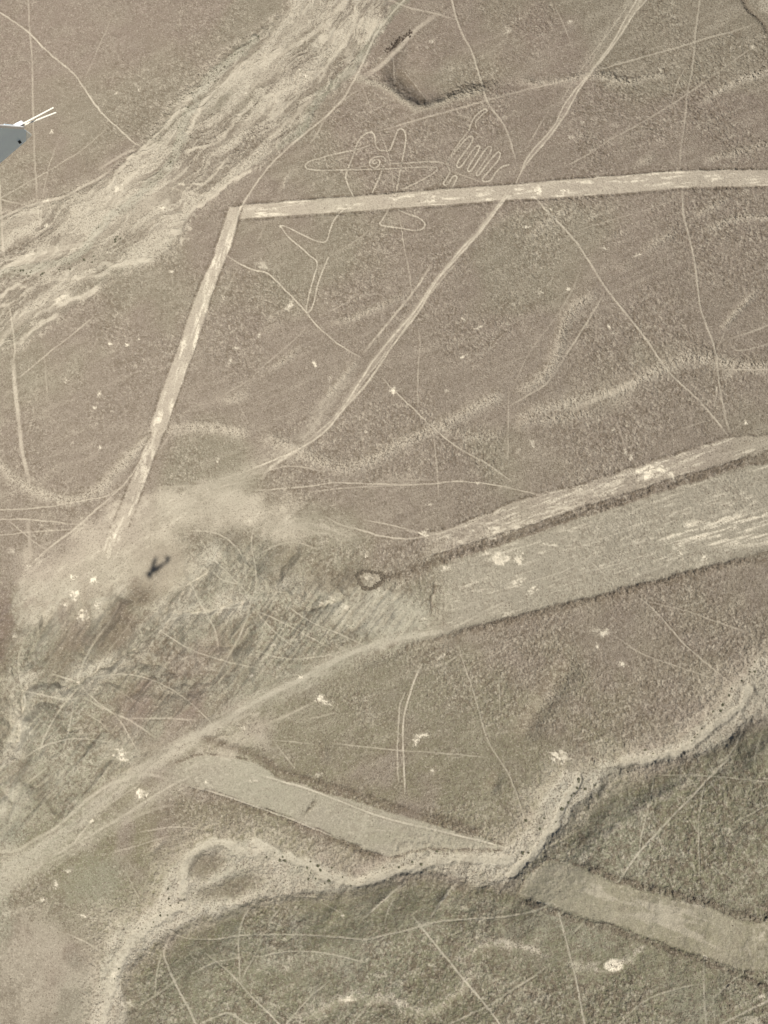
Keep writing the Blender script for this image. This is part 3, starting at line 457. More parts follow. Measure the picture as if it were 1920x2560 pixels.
FAINT = [(0, 0, '730,100 640,300 590,420 545,520', 3, .3), (0, 0, '395,870 340,1000 300,1140 275,1290 262,1450', 3, .35), (0, 0, '0,1415 60,1385 190,1330 300,1300 430,1275 520,1210 640,1160 720,1100', 7, .6), (0, 0, '640,1100 760,1020 860,970', 7, .55),
 (0, 0, '10,1415 15,1500 22,1659', 6, .5), (0, 0, '0,1290 120,1320 190,1335', 4, .4), (2, 0, '285,50 350,190 400,330', 4, .3), (2, 0, '1100,1280 900,1350 660,1420 400,1500', 3, .3), (2, 0, '1420,1310 1240,1400', 3, .3), (2, 0, '1010,960 1050,1050', 4, .4),
 (2, 0, '1130,420 1060,560 1040,650', 4, .35), (2, 0, '750,1100 720,1135', 5, .5), (0, 1, '290,660 300,800 305,950', 4, .4), (0, 1, '1659,780 1500,870 1380,940', 3, .4), (0, 1, '1540,80 1480,200 1440,270', 4, .3), (0, 1, '1530,920 1570,1010 1610,1080', 4, .3), (0, 1, '1659,1370 1560,1460', 4, .45), (0, 1, '1100,1160 1040,1250', 5, .4),
 (0, 1, '610,1650 720,1560 830,1460', 4, .5), (0, 1, '1659,1470 1300,1490 1000,1500', 6, .25), (1, 1, '0,1520 300,1500 500,1465 700,1475 900,1480 1150,1480 1250,1460 1400,1465 1550,1480 1659,1510', 4, .55), (1, 1, '340,1530 600,1500 850,1490 1200,1470', 3.5, .45), (1, 1, '920,1450 1150,1450', 3, .35), (1, 1, '1380,1465 1540,1480 1650,1500', 3, .8),
 (1, 1, '680,230 550,330 400,390', 3, .3), (1, 1, '360,430 200,590 60,700 0,760', 3.5, .35), (1, 1, '975,0 1000,150 1015,290', 4, .45), (1, 1, '1055,480 1065,580 1050,700 1048,960', 4, .4), (1, 1, '1150,1160 1170,1320 1185,1560', 4, .4), (1, 1, '1640,850 1635,1050 1633,1350', 4, .35),
 (2, 1, '450,80 390,230 270,420 120,600 30,800', 4, .3), (2, 1, '550,280 545,550', 3, .2), (2, 1, '1410,540 1659,450', 5, .4), (2, 1, '1410,540 1435,630 1659,570', 4, .45), (2, 1, '1340,730 1500,740 1659,735', 4, .5), (2, 1, '1330,850 1325,900 1310,980', 4, .6), (2, 1, '1640,1210 1430,1270 1200,1330', 8, .25), (2, 1, '1400,450 1330,600', 4, .35), (2, 1, '1210,20 1330,160', 3, .3),
 (2, 1, '0,1510 100,1530 180,1550', 4, .5), (2, 1, '1520,1330 1600,1440', 4, .5), (2, 1, '800,820 600,900 400,1000', 14, .25), (2, 1, '1080,1130 1300,1050 1080,1130', 4, .2), (2, 1, '680,1080 740,1250', 5, .3),
 (0, 2, '1150,130 1300,115 1450,150 1550,240 1590,330', 4, .45), (0, 2, '1590,330 1600,470', 5, .35), (0, 2, '180,60 190,160 200,270', 10, .4), (0, 2, '550,1300 640,1350 700,1420', 4, .5), (0, 2, '470,1280 450,1400 410,1540', 4, .45), (0, 2, '860,1340 1080,1335 1280,1350', 5, .5), (0, 2, '540,1200 700,1290 850,1350 1000,1460', 5, .45),
 (0, 2, '1380,390 1450,450 1600,470', 5, .45), (0, 2, '1200,660 1350,650 1450,620 1590,580', 5, .55), (0, 2, '1350,390 1220,470', 4, .5), (0, 2, '1620,640 1560,790 1480,940', 6, .25), (0, 2, '700,1120 900,1240', 4, .35), (0, 2, '850,60 870,130', 4, .6), (0, 2, '490,310 620,270 740,200', 4, .4), (0, 2, '450,1440 620,1430', 3, .3), (0, 2, '200,1330 100,1000 160,820', 5, .25),
 (1, 2, '0,640 80,740 180,830 250,870', 5, .4), (1, 2, '350,1340 520,1300', 5, .5), (1, 2, '1430,970 1360,1030', 4, .5), (1, 2, '1575,1050 1580,1300', 4, .35), (1, 2, '500,1500 700,1520 900,1545 1160,1560 1350,1575 1500,1590', 4, .4), (1, 2, '120,1480 350,1500', 4, .35), (1, 2, '120,1490 180,1570 250,1659', 5, .4), (1, 2, '0,280 140,210 260,190 400,240', 5, .35), (1, 2, '1659,840 1550,930 1430,970', 3, .35),
 (1, 2, '300,1270 150,1340 0,1400', 7, .4), (1, 2, '380,1230 180,1330 50,1390', 6, .4), (1, 2, '1300,940 1160,1010', 5, .4), (1, 2, '450,30 560,90 680,115 780,150 950,180 1150,150 1300,100 1450,70 1659,70', 5, .55), (1, 2, '700,50 900,90 1060,130', 4, .5), (1, 2, '980,120 1080,140', 5, .9), (1, 2, '1250,120 1450,150', 5, .5), (1, 2, '680,230 760,140', 4, .3), (1, 2, '1659,560 1450,660 1250,770', 6, .4), (1, 2, '1659,510 1500,560 1300,640', 7, .3),
 (1, 2, '0,1500 50,1480 130,1480', 4, .3), (1, 2, '640,890 500,880', 3, .3), (1, 2, '1260,180 1260,250', 3, .5), (2, 2, '660,800 820,910 950,960 1100,1010 1250,1060 1400,1110', 4, .4), (2, 2, '1370,370 1380,540', 3, .3), (2, 2, '0,500 150,440 300,400 480,320', 4, .5), (2, 2, '200,480 400,400 570,370 740,320 880,270', 4, .5), (2, 2, '500,310 570,380 650,440', 4, .55), (2, 2, '720,440 870,390 1000,350 1100,270 1300,210 1500,170 1659,150', 8, .35),
 (2, 2, '1340,1630 1440,1540 1490,1420', 5, .45), (2, 2, '1570,1659 1580,1540 1620,1440', 4, .35), (2, 2, '110,0 80,40', 5, .5),
 (0, 3, '1050,1190 1010,1330 1005,1480', 5, .45), (0, 3, '1560,1400 1590,1320 1659,1200', 4, .4), (0, 3, '900,1540 1050,1450 1180,1340', 6, .3), (0, 3, '1300,1659 1440,1590 1500,1590 1600,1659', 6, .4), (0, 3, '900,420 1050,390 1170,380 1330,400', 4, .45), (0, 3, '430,1070 560,1130 680,1210', 5, .45), (0, 3, '640,900 760,900 860,930', 5, .4), (0, 3, '820,680 870,780 910,870', 4, .4), (0, 3, '1250,1000 1350,1030 1440,1000', 4, .3),
 (0, 3, '400,530 470,500 520,430 600,340', 6, .5), (0, 3, '300,620 380,590 480,520', 5, .3), (0, 3, '850,90 930,90 760,200 650,280', 4, .45), (0, 3, '1280,780 1450,700 1520,640', 9, .5), (0, 3, '750,400 900,300 1100,240', 8, .25), (0, 3, '1500,1590 1470,1650', 5, .4),
 (1, 3, '0,1510 80,1590 140,1650', 5, .55), (1, 3, '1659,1440 1520,1540 1400,1590 1270,1655', 5, .45), (1, 3, '940,760 800,880 690,980', 5, .6), (1, 3, '900,840 850,920 835,1000', 4, .5), (1, 3, '1310,730 1200,860 1130,970', 6, .55), (1, 3, '170,890 80,1000', 4, .5), (1, 3, '420,870 570,950', 4, .4), (1, 3, '0,1200 40,1110', 5, .4), (1, 3, '740,1520 640,1640', 5, .3), (1, 3, '560,430 700,410 900,400 1030,480', 6, .3), (1, 3, '1300,540 1180,480', 4, .3), (1, 3, '1060,1240 1010,1380', 3, .25),
 (1, 3, '0,900 100,860 250,830 500,840', 4, .45), (2, 3, '1659,240 1450,350', 4, .35), (2, 3, '490,970 370,1100', 4, .4), (2, 3, '210,1300 130,1360 0,1440', 5, .45), (2, 3, '1245,1240 1240,1400 1260,1659', 5, .45), (2, 3, '980,895 1180,960 1400,1030', 4, .45), (2, 3, '940,45 1250,45 1659,90', 4, .35), (2, 3, '0,1440 130,1360 250,1270', 4, .4), (2, 3, '120,1490 40,1600', 4, .3), (2, 3, '0,100 60,260 100,370', 4, .3), (2, 3, '1659,1590 1500,1659', 4, .4),
 (1, 0, '800,848 850,970 870,1060 900,1240', 3, .5), (1, 0, '925,1360 945,1500 970,1659', 3.2, .55), (1, 0, '750,1480 650,1560 480,1659', 3, .4), (1, 0, '790,1458 750,1490', 3, .5), (1, 0, '690,560 720,640 770,750', 3, .35), (1, 0, '890,380 900,550', 3, .4), (1, 0, '960,460 1040,560 1110,650', 3, .35), (1, 0, '580,1430 790,1458', 2.5, .3), (1, 0, '450,770 400,860 330,960', 4, .4), (1, 0, '70,1440 0,1580', 4, .3), (1, 0, '1240,1100 1350,1140 1480,1185', 4, .35), (1, 0, '700,560 580,640 500,720', 3, .4), (1, 0, '1090,1360 1120,1450', 3, .3), (1, 0, '1600,890 1640,870', 4, .5)]
for c, r, s, wd, a in FAINT: line(T(c, r, s), wd, a*1.1, .03, .45)
for c, r, s in ((0, 2, '1620,640 1560,790 1480,940 1400,1080'), (0, 2, '1620,610 1300,640 1080,700 900,860 760,980'), (0, 2, '1640,560 1500,420 1380,300 1300,180'), (0, 2, '1659,500 1659,350 1620,200 1659,60'), (0, 2, '520,1120 620,1230 760,1320 820,1420 900,1560'), (0, 2, '520,1120 400,1260 300,1420 240,1600'),
    (0, 2, '560,1080 800,1040 1040,1100 1250,1240 1400,1400'), (0, 2, '900,620 820,760 700,900 620,1040'), (0, 2, '1000,740 1200,880 1420,960 1659,1010'), (0, 2, '1240,470 1300,600 1400,760 1420,900'), (0, 2, '300,300 420,420 480,540'), (0, 2, '60,60 200,180 320,260'), (0, 2, '700,200 900,140 1100,110 1340,60 1659,30'),
    (0, 2, '150,1600 300,1500 520,1460 760,1500'), (0, 2, '100,1150 250,1180 420,1220 540,1200'), (1, 2, '0,640 150,700 330,800 480,880'), (1, 2, '150,560 320,700 520,780 700,860'), (1, 2, '0,900 200,960 420,940 640,880'), (0, 1, '1000,1659 1200,1560 1400,1500 1659,1440'), (1, 1, '0,1420 200,1350 420,1390'),
    (0, 3, '0,200 150,120 300,0'), (0, 3, '700,560 900,500 1100,440'), (0, 3, '1250,1330 1400,1250 1560,1230'), (1, 3, '0,1230 200,1180 480,1200 700,1260'), (1, 3, '200,1659 330,1500 480,1380'), (2, 3, '700,1659 850,1500 1100,1420 1240,1400'), (2, 3, '1300,1500 1420,1380 1500,1330')):
    line(T(c, r, s), 4.0, .5, .04, .5)
# strands of the braided wash
for c, r, s, wd, a in ((0, 0, '1659,400 1560,400 1500,500 1320,640 1240,820 1180,920', 7, .9), (0, 0, '1659,640 1580,720 1500,820 1450,900 1350,950 1250,970 1180,1000', 6, .85), (0, 0, '1659,1090 1500,1170 1400,1250 1300,1330 1200,1400', 8, .9), (0, 0, '1480,1020 1400,1110 1340,1190 1200,1195', 5, .9), (0, 0, '1060,920 900,990 800,1060 730,1170 690,1250', 8, .9),
      (0, 0, '980,1040 880,1110 800,1200 760,1260', 7, .95), (0, 0, '1250,610 1150,720 1040,840 960,930 900,990 760,1080', 6, .8), (0, 0, '1230,620 1100,760', 6, .7), (0, 0, '1659,740 1560,800', 5, .8), (0, 0, '1120,1150 1160,1190', 3, .8), (0, 0, '720,1350 640,1500 560,1580 380,1620 250,1659', 8, .8), (0, 0, '1400,1240 1290,1270 1100,1200', 5, .6),
      (1, 0, '560,20 440,170 300,260 120,370 0,440', 9, .8), (1, 0, '700,60 640,120 600,260 520,340 440,470 390,560', 8, .75), (1, 0, '0,640 80,620 180,590 280,560', 7, .85), (1, 0, '370,620 300,700 200,800 60,900', 8, .75), (1, 0, '0,390 60,380 180,300', 8, .85), (1, 0, '850,110 740,200 690,300', 9, .9), (1, 0, '500,100 440,220', 10, .6), (0, 1, '1000,20 870,40 740,60 640,40', 9, .9), (0, 1, '740,110 600,130 450,150 330,150', 7, .7),
      (0, 1, '660,180 540,270 400,300 340,330', 9, .9), (0, 1, '0,260 120,190 200,180', 8, .8), (0, 1, '0,330 100,290', 7, .7), (0, 1, '400,370 250,440 160,520 90,590', 9, .8), (0, 1, '170,350 90,430 0,560', 9, .6), (0, 0, '240,1640 100,1700 0,1760', 12, .9)):
    p = T(c, r, s); sl_, D, Sd, A, L = pdist(p, 40, 1.6); pr = (1-ss(wd*.35, wd*.9, D))*ss(0, 20, A)*ss(0, 20, L-A)
    mx(clear, sl_, pr*a); h[sl_] -= .16*np.exp(-(D/wd)**2); stone[sl_] *= 1-.8*pr; mx(smooth, sl_, .4*pr)
p = T(0, 0, '1659,250 1500,400 1400,450 1300,600 1200,760 1180,900 1130,1000 1080,1100 980,1180 880,1300 700,1400 560,1600 480,1680 230,1740 0,1770')
sl_, D, Sd, A, L = pdist(p, 70, 2.2); pr = 1-ss(5, 15, D); mx(green, sl_, pr*.9); mx(clear, sl_, pr*.42); h[sl_] -= .3*pr
p = T(1, 0, '960,0 820,160 740,260 680,400 480,560 390,650 340,780 280,860 160,940')
sl_, D, Sd, A, L = pdist(p, 70, 2.2); pr = 1-ss(5, 16, D); mx(green, sl_, pr*.75); h[sl_] -= .3*pr
# scoured light flats in the wash
for c, r, x, y, rx, ry, a, an in ((1, 0, 460, 250, 34, 20, .95, -.7), (1, 0, 740, 170, 36, 22, .9, -.9), (0, 0, 750, 1290, 24, 16, .95, 0), (0, 0, 1030, 1320, 28, 12, .9, .1), (0, 0, 1150, 1500, 24, 22, .8, -.8), (0, 0, 300, 1630, 80, 10, .8, -.2), (1, 0, 160, 700, 34, 18, .7, -.6), (0, 0, 1560, 480, 30, 12, .8, -.6), (0, 1, 900, 30, 40, 9, .9, -.2), (0, 1, 250, 90, 60, 12, .6, .1), (0, 1, 200, 30, 60, 12, .6, -.3), (1, 0, 620, 420, 26, 30, .5, .5)):
    blob(c, r, x, y, rx, ry, a, an, .34, field=clear)

# ================================================================== the figure
FIG = ['630,1268 600,1210 578,1150 590,1110 640,980 660,910 720,855 770,858 776,970 850,978 872,975 915,845 940,830 965,850 975,900 950,1030 905,1270',
 '740,940 650,970 500,1000 400,1030 340,1045 312,1080 345,1100 450,1105 580,1100 850,1095 1000,1085 1190,1080 1160,1120 1050,1180 950,1225',
 '830,1060 945,1060 1080,1048 1200,1048 1215,1058', '838,1060 842,1030 820,1012 760,1018 733,1050 745,1082 775,1090 800,1072 806,1048 787,1033 762,1038 754,1054 768,1064 782,1052', '835,1060 800,1150 755,1245', '660,1085 735,1075',
 '1430,832 1418,795 1450,755 1508,712 1480,704 1420,750 1390,810 1385,840 1290,960 1232,1065 1262,1105 1250,1135 1208,1190 1230,1204 1255,1180 1275,1140 1305,1140 1300,1165 1275,1210',
 '1232,1065 1330,930 1385,880 1412,890 1395,930 1320,1030 1296,1078 1320,1092 1360,1040 1420,950 1450,942 1445,975 1385,1070 1366,1105 1392,1117 1450,1020 1500,950 1530,948 1520,990 1450,1090 1424,1130 1442,1144 1480,1085 1560,985 1588,990 1575,1035 1500,1120 1460,1165 1485,1180 1525,1168 1550,1120 1590,1080 1640,1068',
 '150,1465 180,1460 280,1510 380,1560 460,1578 480,1480 520,1400 580,1350', '160,1465 210,1540 300,1610 350,1659 408,1697 370,1809 320,2009 340,2029 370,1989 400,1839 430,1759 470,1669',
 '870,1335 830,1410 790,1458 870,1470 950,1480 1040,1497 1085,1482 1100,1450 1060,1410 980,1385 920,1358', '1440,870 1410,850']
FM = []
for s in FIG:
    p = T(1, 0, s); sl_, D, Sd, A, L = pdist(p, 24, .12, 2)
    fa_ = {1: .72, 2: .62, 3: .9, 5: .45, 6: .8, 11: .5}.get(FIG.index(s), .95)
    pr = 1-ss(.7, 2.2, D); f = (.45+.6*n1[sl_])*fa_*(1-.45*ss(.45, .75, fbm(A/20., D*0, 3, 5))); mx(clear, sl_, pr*f*1.3); mx(white, sl_, pr*.26*f); stone[sl_] *= 1-pr; h[sl_] += -.05*pr
    dd_ = np.exp(-((D-4.0)/1.3)**2); mx(stone, sl_, dd_*.9); mx(dark, sl_, dd_*.35); fm_ = np.zeros(U.shape, bool); fm_[sl_] = D < 3.3; FM.append(fm_)

# stone-ring floor, oval hollow
blob(1, 2, 735, 425, 12, 8, .45, .1, .42); soft(1, 2, 740, 430, 24, 17, .38, 0, clear)
# ================================================================== roughness everywhere
smooth = np.maximum(smooth, .5*ss(700, 250, U*.85+V)*(1-in1))
bank(T(1, 3, '400,150 390,200 350,260 300,310 265,325'), 5, .35, .5); bank(T(1, 2, '390,1440 430,1530 440,1650'), 6, .4, .4); bank(T(1, 2, '1130,400 1160,480 1130,560 1150,640 1110,700'), 4, .3, .5)
soft(1, 3, 200, 230, 45, 30, .6, 0, green); soft(1, 3, 480, 320, 70, 40, .4, .3, pink); soft(1, 3, 850, 440, 60, 20, .5, 0, olive)
for _p, _w in ((T(2, 3, '0,640 150,620 330,470 520,330 700,170'), 0),): pass
at_y = lambda v_: at(W/2, v_)[1]
st_ = fbm((U*.92-V*.39)/80., (U*.39+V*.92)/9., 4, 401)
ng = fbm(GX/.5, GY/.5, 2, 411); rg = .35+1.1*ss(.36, .64, fbm(GX/16., GY/16., 4, 531))
clear += (.12*ss(.50, .72, st_)*(1-smooth)+.10*ss(.5, .75, n2)+.34*ss(.55, .78, ng)*rg)*(1-clear)*(1-.85*smooth)
dark += (.16*ss(.55, .3, st_)*ss(.4, .65, n1)+.46*ss(.52, .66, n1)*(.3+stone)*rg+.22*ss(.55, .7, nf)*(.3+stone)+.08*ss(.5, .35, n3))*(1-clear)*(1-.7*smooth)
green += .22*ss(.5, .66, n3+.12*(n2-.5))
olive += .20*ss(.40, .60, n3+.1*(n2-.5))+.75*ss(-40, 120, at_y(1350)-GY)*ss(.3, .62, .6*n2+.4*n3)
olive *= 1-.85*bl; pink += .30*ss(.60, .42, n3+.1*(n2-.5))+.55*ss(-60, 110, GY-at_y(900))*ss(.25, .6, .6*n2+.4*n3)
h += ((nf-.5)*.24+(n1-.5)*.20+(ng-.5)*.22)*(1-.8*smooth)*(.35+.9*stone)*rg
brown = Z0(); soft(0, 2, 740, 760, 95, 42, 1, -1.1, brown, .6); soft(0, 2, 960, 480, 100, 42, 1, -.9, brown, .6); soft(0, 2, 400, 950, 50, 40, .8, -1, brown, .6); soft(0, 2, 900, 1180, 150, 40, .6, .15, brown, .6); soft(1, 2, 480, 430, 90, 26, .7, .1, brown, .6); soft(0, 2, 20, 850, 26, 120, .8, 0, brown, .6)
clear *= 1-.7*brown; green *= 1-.8*brown; pink = np.maximum(pink, brown); brown *= (1-.0)
sh = np.exp(-(np.hypot(U-405, V-1412)/75)**4); dark *= 1-.9*sh; smooth = np.maximum(smooth, .45*sh); stone *= 1-.7*sh; green *= 1-sh; pink *= 1-.6*sh; clear = clear*(1-sh)+sh*(.34+.5*(n2-.5)+.2*(n1-.5))  # pale patch painted round the aircraft's shadow so it stands out
white *= .86; green += in1*.22
for f in (clear, white, green, stone, smooth, pink, dark, olive): np.clip(f, 0, 1, f)

# ------------------------------------------------------------------ materials
def nodes(m): m.use_nodes = True; n = m.node_tree; return n, n.nodes['Principled BSDF']
def ground_material():
    m = bpy.data.materials.new('desert_ground'); n, bs = nodes(m); N = n.nodes; L = n.links
    def new(t): return N.new(t)
    a1 = new('ShaderNodeAttribute'); a1.attribute_name = 'cover'; a2 = new('ShaderNodeAttribute'); a2.attribute_name = 'tone'
    s1_ = new('ShaderNodeSeparateColor'); s2_ = new('ShaderNodeSeparateColor')
    L.new(a1.outputs['Color'], s1_.inputs[0]); L.new(a2.outputs['Color'], s2_.inputs[0])
    geo = new('ShaderNodeNewGeometry')
    def noise(scale, det=4, rough=.55, dist=0.0):
        t = new('ShaderNodeTexNoise'); t.inputs['Scale'].default_value = scale; t.inputs['Detail'].default_value = det; t.inputs['Roughness'].default_value = rough; t.inputs['Distortion'].default_value = dist
        L.new(geo.outputs['Position'], t.inputs['Vector']); return t.outputs['Fac']
    def mr(x, a, b, c=0., d=1.):
        t = new('ShaderNodeMapRange'); L.new(x, t.inputs[0]); t.inputs[1].default_value = a; t.inputs[2].default_value = b; t.inputs[3].default_value = c; t.inputs[4].default_value = d; return t.outputs[0]
    def mul(x, y):
        t = new('ShaderNodeMath'); t.operation = 'MULTIPLY'; L.new(x, t.inputs[0])
        if isinstance(y, float): t.inputs[1].default_value = y
        else: L.new(y, t.inputs[1])
        return t.outputs[0]
    def mix(f, a, b):
        t = new('ShaderNodeMix'); t.data_type = 'RGBA'; L.new(f, t.inputs[0])
        for k, v in ((6, a), (7, b)):
            if isinstance(v, tuple): t.inputs[k].default_value = (*v, 1)
            else: L.new(v, t.inputs[k])
        return t.outputs[2]
    c = mix(mr(noise(.03, 3), .35, .65), (.220, .186, .147), (.203, .176, .134))
    c = mix(mr(noise(.22, 5), .3, .7), c, (.240, .206, .162))
    c = mix(mul(s2_.outputs[0], 1.0), c, (.176, .139, .112))            # pinkish brown
    c = mix(mul(a2.outputs['Alpha'], .9), c, (.132, .124, .063))        # olive cover
    c = mix(mul(s1_.outputs[2], .9), c, (.210, .206, .150))             # grey green silt
    c = mix(mul(s1_.outputs[0], 1.0), c, (.42, .374, .295))            # cleared pale ground
    c = mix(mul(mul(s1_.outputs[0], s1_.outputs[2]), .7), c, (.35, .33, .262))
    c = mix(s1_.outputs[1], c, (.70, .64, .51))                         # white bare soil
    c = mix(mul(s2_.outputs[1], .75), c, (.118, .092, .064))            # dark heaped stones, also shade painted on slopes and runnels
    # individual dark and pale stones
    sp = mr(noise(2.2, 3, .65), .53, .61); sp = mul(sp, mr(a1.outputs['Alpha'], 0, 1, .2, 1.0))
    c = mix(sp, c, (.108, .088, .064))
    lp = mr(noise(2.0, 4, .7), .56, .64); c = mix(mul(lp, .55), c, (.37, .33, .262))
    fine = mr(noise(7., 2, .6), .3, .7, .86, 1.14)
    t = new('ShaderNodeMix'); t.data_type = 'RGBA'; t.blend_type = 'MULTIPLY'; t.inputs[0].default_value = 1; L.new(c, t.inputs[6])
    cmb = new('ShaderNodeCombineColor'); [L.new(fine, cmb.inputs[k]) for k in range(3)]; L.new(cmb.outputs[0], t.inputs[7])
    L.new(t.outputs[2], bs.inputs['Base Color']); bs.inputs['Roughness'].default_value = .95; bs.inputs['Specular IOR Level'].default_value = .1
    if 'Diffuse Roughness' in bs.inputs: bs.inputs['Diffuse Roughness'].default_value = 1.0
    b = new('ShaderNodeBump'); b.inputs['Distance'].default_value = .62
    st_ = mr(s2_.outputs[2], 0, 1, 1.0, .25); L.new(st_, b.inputs['Strength'])
    L.new(noise(2.3, 4, .7), b.inputs['Height']); L.new(b.outputs[0], bs.inputs['Normal'])
    return m
MG = ground_material()
def flat_mat(name, colr, rough=.8, var=.3, scale=3.0, metal=0.0, spec=.3):
    m = bpy.data.materials.new(name); n, bs = nodes(m)
    t = n.nodes.new('ShaderNodeTexNoise'); t.inputs['Scale'].default_value = scale; t.inputs['Detail'].default_value = 4
    tc = n.nodes.new('ShaderNodeNewGeometry'); n.links.new(tc.outputs['Position'], t.inputs['Vector'])
    cr = n.nodes.new('ShaderNodeValToRGB'); cr.color_ramp.elements[0].position = .3; cr.color_ramp.elements[1].position = .7
    cr.color_ramp.elements[0].color = (*[x*(1-var) for x in colr], 1); cr.color_ramp.elements[1].color = (*[min(1, x*(1+var)) for x in colr], 1)
    n.links.new(t.outputs['Fac'], cr.inputs[0]); n.links.new(cr.outputs[0], bs.inputs['Base Color'])
    bs.inputs['Roughness'].default_value = rough; bs.inputs['Metallic'].default_value = metal; bs.inputs['Specular IOR Level'].default_value = spec
    return m

# ------------------------------------------------------------------ mesh building
def mesh_np(name, co, quads=None, tris=None):
    me = bpy.data.meshes.new(name); me.vertices.add(len(co)); me.vertices.foreach_set('co', np.ascontiguousarray(co, np.float32).ravel())
    parts = []; tot = []
    if quads is not None and len(quads): parts.append(quads.ravel()); tot.append(np.full(len(quads), 4))
    if tris is not None and len(tris): parts.append(tris.ravel()); tot.append(np.full(len(tris), 3))
    lv = np.concatenate(parts).astype(np.int32); tot = np.concatenate(tot).astype(np.int32)
    me.loops.add(len(lv)); me.loops.foreach_set('vertex_index', lv)
    st_ = np.concatenate([[0], np.cumsum(tot)[:-1]]).astype(np.int32)
    me.polygons.add(len(tot)); me.polygons.foreach_set('loop_start', st_)
    try: me.polygons.foreach_set('loop_total', tot)
    except Exception: pass
    me.update(calc_edges=True); me.shade_flat() if hasattr(me, 'shade_flat') else None
    return me
def attrs(me, A1, A2):
    for nm, a in (('cover', A1), ('tone', A2)):
        at_ = me.attributes.new(nm, 'FLOAT_COLOR', 'POINT'); at_.data.foreach_set('color', np.ascontiguousarray(a, np.float32).ravel())
def obj(name, me, mat=None, parent=None, **props):
    o = bpy.data.objects.new(name, me); col.objects.link(o)
    if mat: me.materials.append(mat)
    if parent: o.parent = parent
    for k, v in props.items(): o[k] = v
    return o

t = (h-CAM_H)/rays[..., 2]
P = np.stack([rays[..., 0]*t, rays[..., 1]*t, h], -1)
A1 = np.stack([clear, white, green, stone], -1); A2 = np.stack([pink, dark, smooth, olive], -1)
idx = np.arange(NV*NU).reshape(NV, NU)
Q = np.stack([idx[:-1, :-1], idx[1:, :-1], idx[1:, 1:], idx[:-1, 1:]], -1).reshape(-1, 4)   # normal up
# rim rings out to the horizon
rim = np.concatenate([idx[0, :-1], idx[:-1, -1], idx[-1, :0:-1], idx[:0:-1, 0]])
base = P.reshape(-1, 3); cen = np.array([base[:, 0].mean(), base[:, 1].mean()])
co = [base]; a1 = [A1.reshape(-1, 4)]; a2 = [A2.reshape(-1, 4)]; prev = rim; n0 = len(base); extra = []
for k in (1.04, 1.1, 1.2, 1.4, 1.8, 2.6, 4, 7, 12, 22, 40):
    b = base[rim]; xy = cen+(b[:, :2]-cen)*k; f = math.exp(-(k-1)*6)
    z = b[:, 2]*f+(fbm(xy[:, 0]/60, xy[:, 1]/60, 3, 5)-.5)*4*(1-f)
    co.append(np.c_[xy, z]); g1 = np.tile([.08, 0, .1, .5], (len(rim), 1)); a1.append(a1[0][rim]*f+g1*(1-f)); a2.append(a2[0][rim]*f)
    cur = n0+np.arange(len(rim)); n0 += len(rim)
    extra.append(np.stack([prev, np.roll(prev, -1), np.roll(cur, -1), cur], -1)); prev = cur
QQ = np.concatenate([Q]+extra)
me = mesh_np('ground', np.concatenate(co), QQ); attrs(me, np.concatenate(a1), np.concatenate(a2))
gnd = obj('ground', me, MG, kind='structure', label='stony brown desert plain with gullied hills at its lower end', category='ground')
print('ground', len(QQ))
lift = 0.012
fa1 = A1.reshape(-1, 4); fa2 = A2.reshape(-1, 4)
used = np.zeros(len(Q), np.int16)
for i, (nm, lab, m) in enumerate(reversed(sheets)):        # later marks lie over earlier ones
    mf = (m[:-1, :-1] & m[1:, :-1] & m[1:, 1:] & m[:-1, 1:]).ravel()
    mf &= used == 0
    if nm in ('path', 'geoglyph', 'bare_patch'): used[mf] = 1
    if nm in ('river_bed',) : mf &= used == 0
    if mf.sum() < 8: continue
    q = Q[mf]; vi, inv = np.unique(q, return_inverse=True); c = base[vi].copy(); c[:, 2] += lift
    me = mesh_np(nm, c, inv.reshape(-1, 4)); attrs(me, fa1[vi], fa2[vi])
    used[mf] = 1
    if nm == 'geoglyph': obj(nm, me, MG, label=lab, category='geoglyph')
    else: obj(nm, me, MG, kind='structure', label=lab, category={'river_bed': 'dry river', 'path': 'path', 'bare_patch': 'bare patch'}.get(nm, 'cleared ground'))

fig = bpy.data.objects.new('geoglyph', None); col.objects.link(fig); fig['label'] = 'giant creature outlined in thin pale lines with looping fingers'; fig['category'] = 'geoglyph'
fo = at(950, 420); fig.location = fo
for m in FM:
    mf = (m[:-1, :-1] & m[1:, :-1] & m[1:, 1:] & m[:-1, 1:]).ravel(); q = Q[mf]; vi, inv = np.unique(q, return_inverse=True); c = base[vi]-fo; c[:, 2] += .018
    me = mesh_np('outline_line', c, inv.reshape(-1, 4)); attrs(me, fa1[vi], fa2[vi]); obj('outline_line', me, MG, fig)

# ------------------------------------------------------------------ scattered stones
OCT = np.array([[1, 0, 0], [-1, 0, 0], [0, 1, 0], [0, -1, 0], [0, 0, 1], [0, 0, -.4]], float)
OF = np.array([[0, 2, 4], [2, 1, 4], [1, 3, 4], [3, 0, 4], [2, 0, 5], [1, 2, 5], [3, 1, 5], [0, 3, 5]])
def rocks(centers, size, squash=.7):
    n = len(centers); v = OCT[None]*(1+(rng.random((n, 6, 1))-.5)*.7); v = v+(rng.random((n, 6, 3))-.5)*.25
    s = np.stack([size, size*(.6+.5*rng.random(n)), size*squash], -1); v = v*s[:, None, :]
    a = rng.random(n)*6.283; c_, s_ = np.cos(a)[:, None], np.sin(a)[:, None]
    x = v[..., 0]*c_-v[..., 1]*s_; y = v[..., 0]*s_+v[..., 1]*c_
    v = np.stack([x, y, v[..., 2]], -1)+centers[:, None, :]
    f = (OF[None]+6*np.arange(n)[:, None, None]).reshape(-1, 3)
    return v.reshape(-1, 3), f
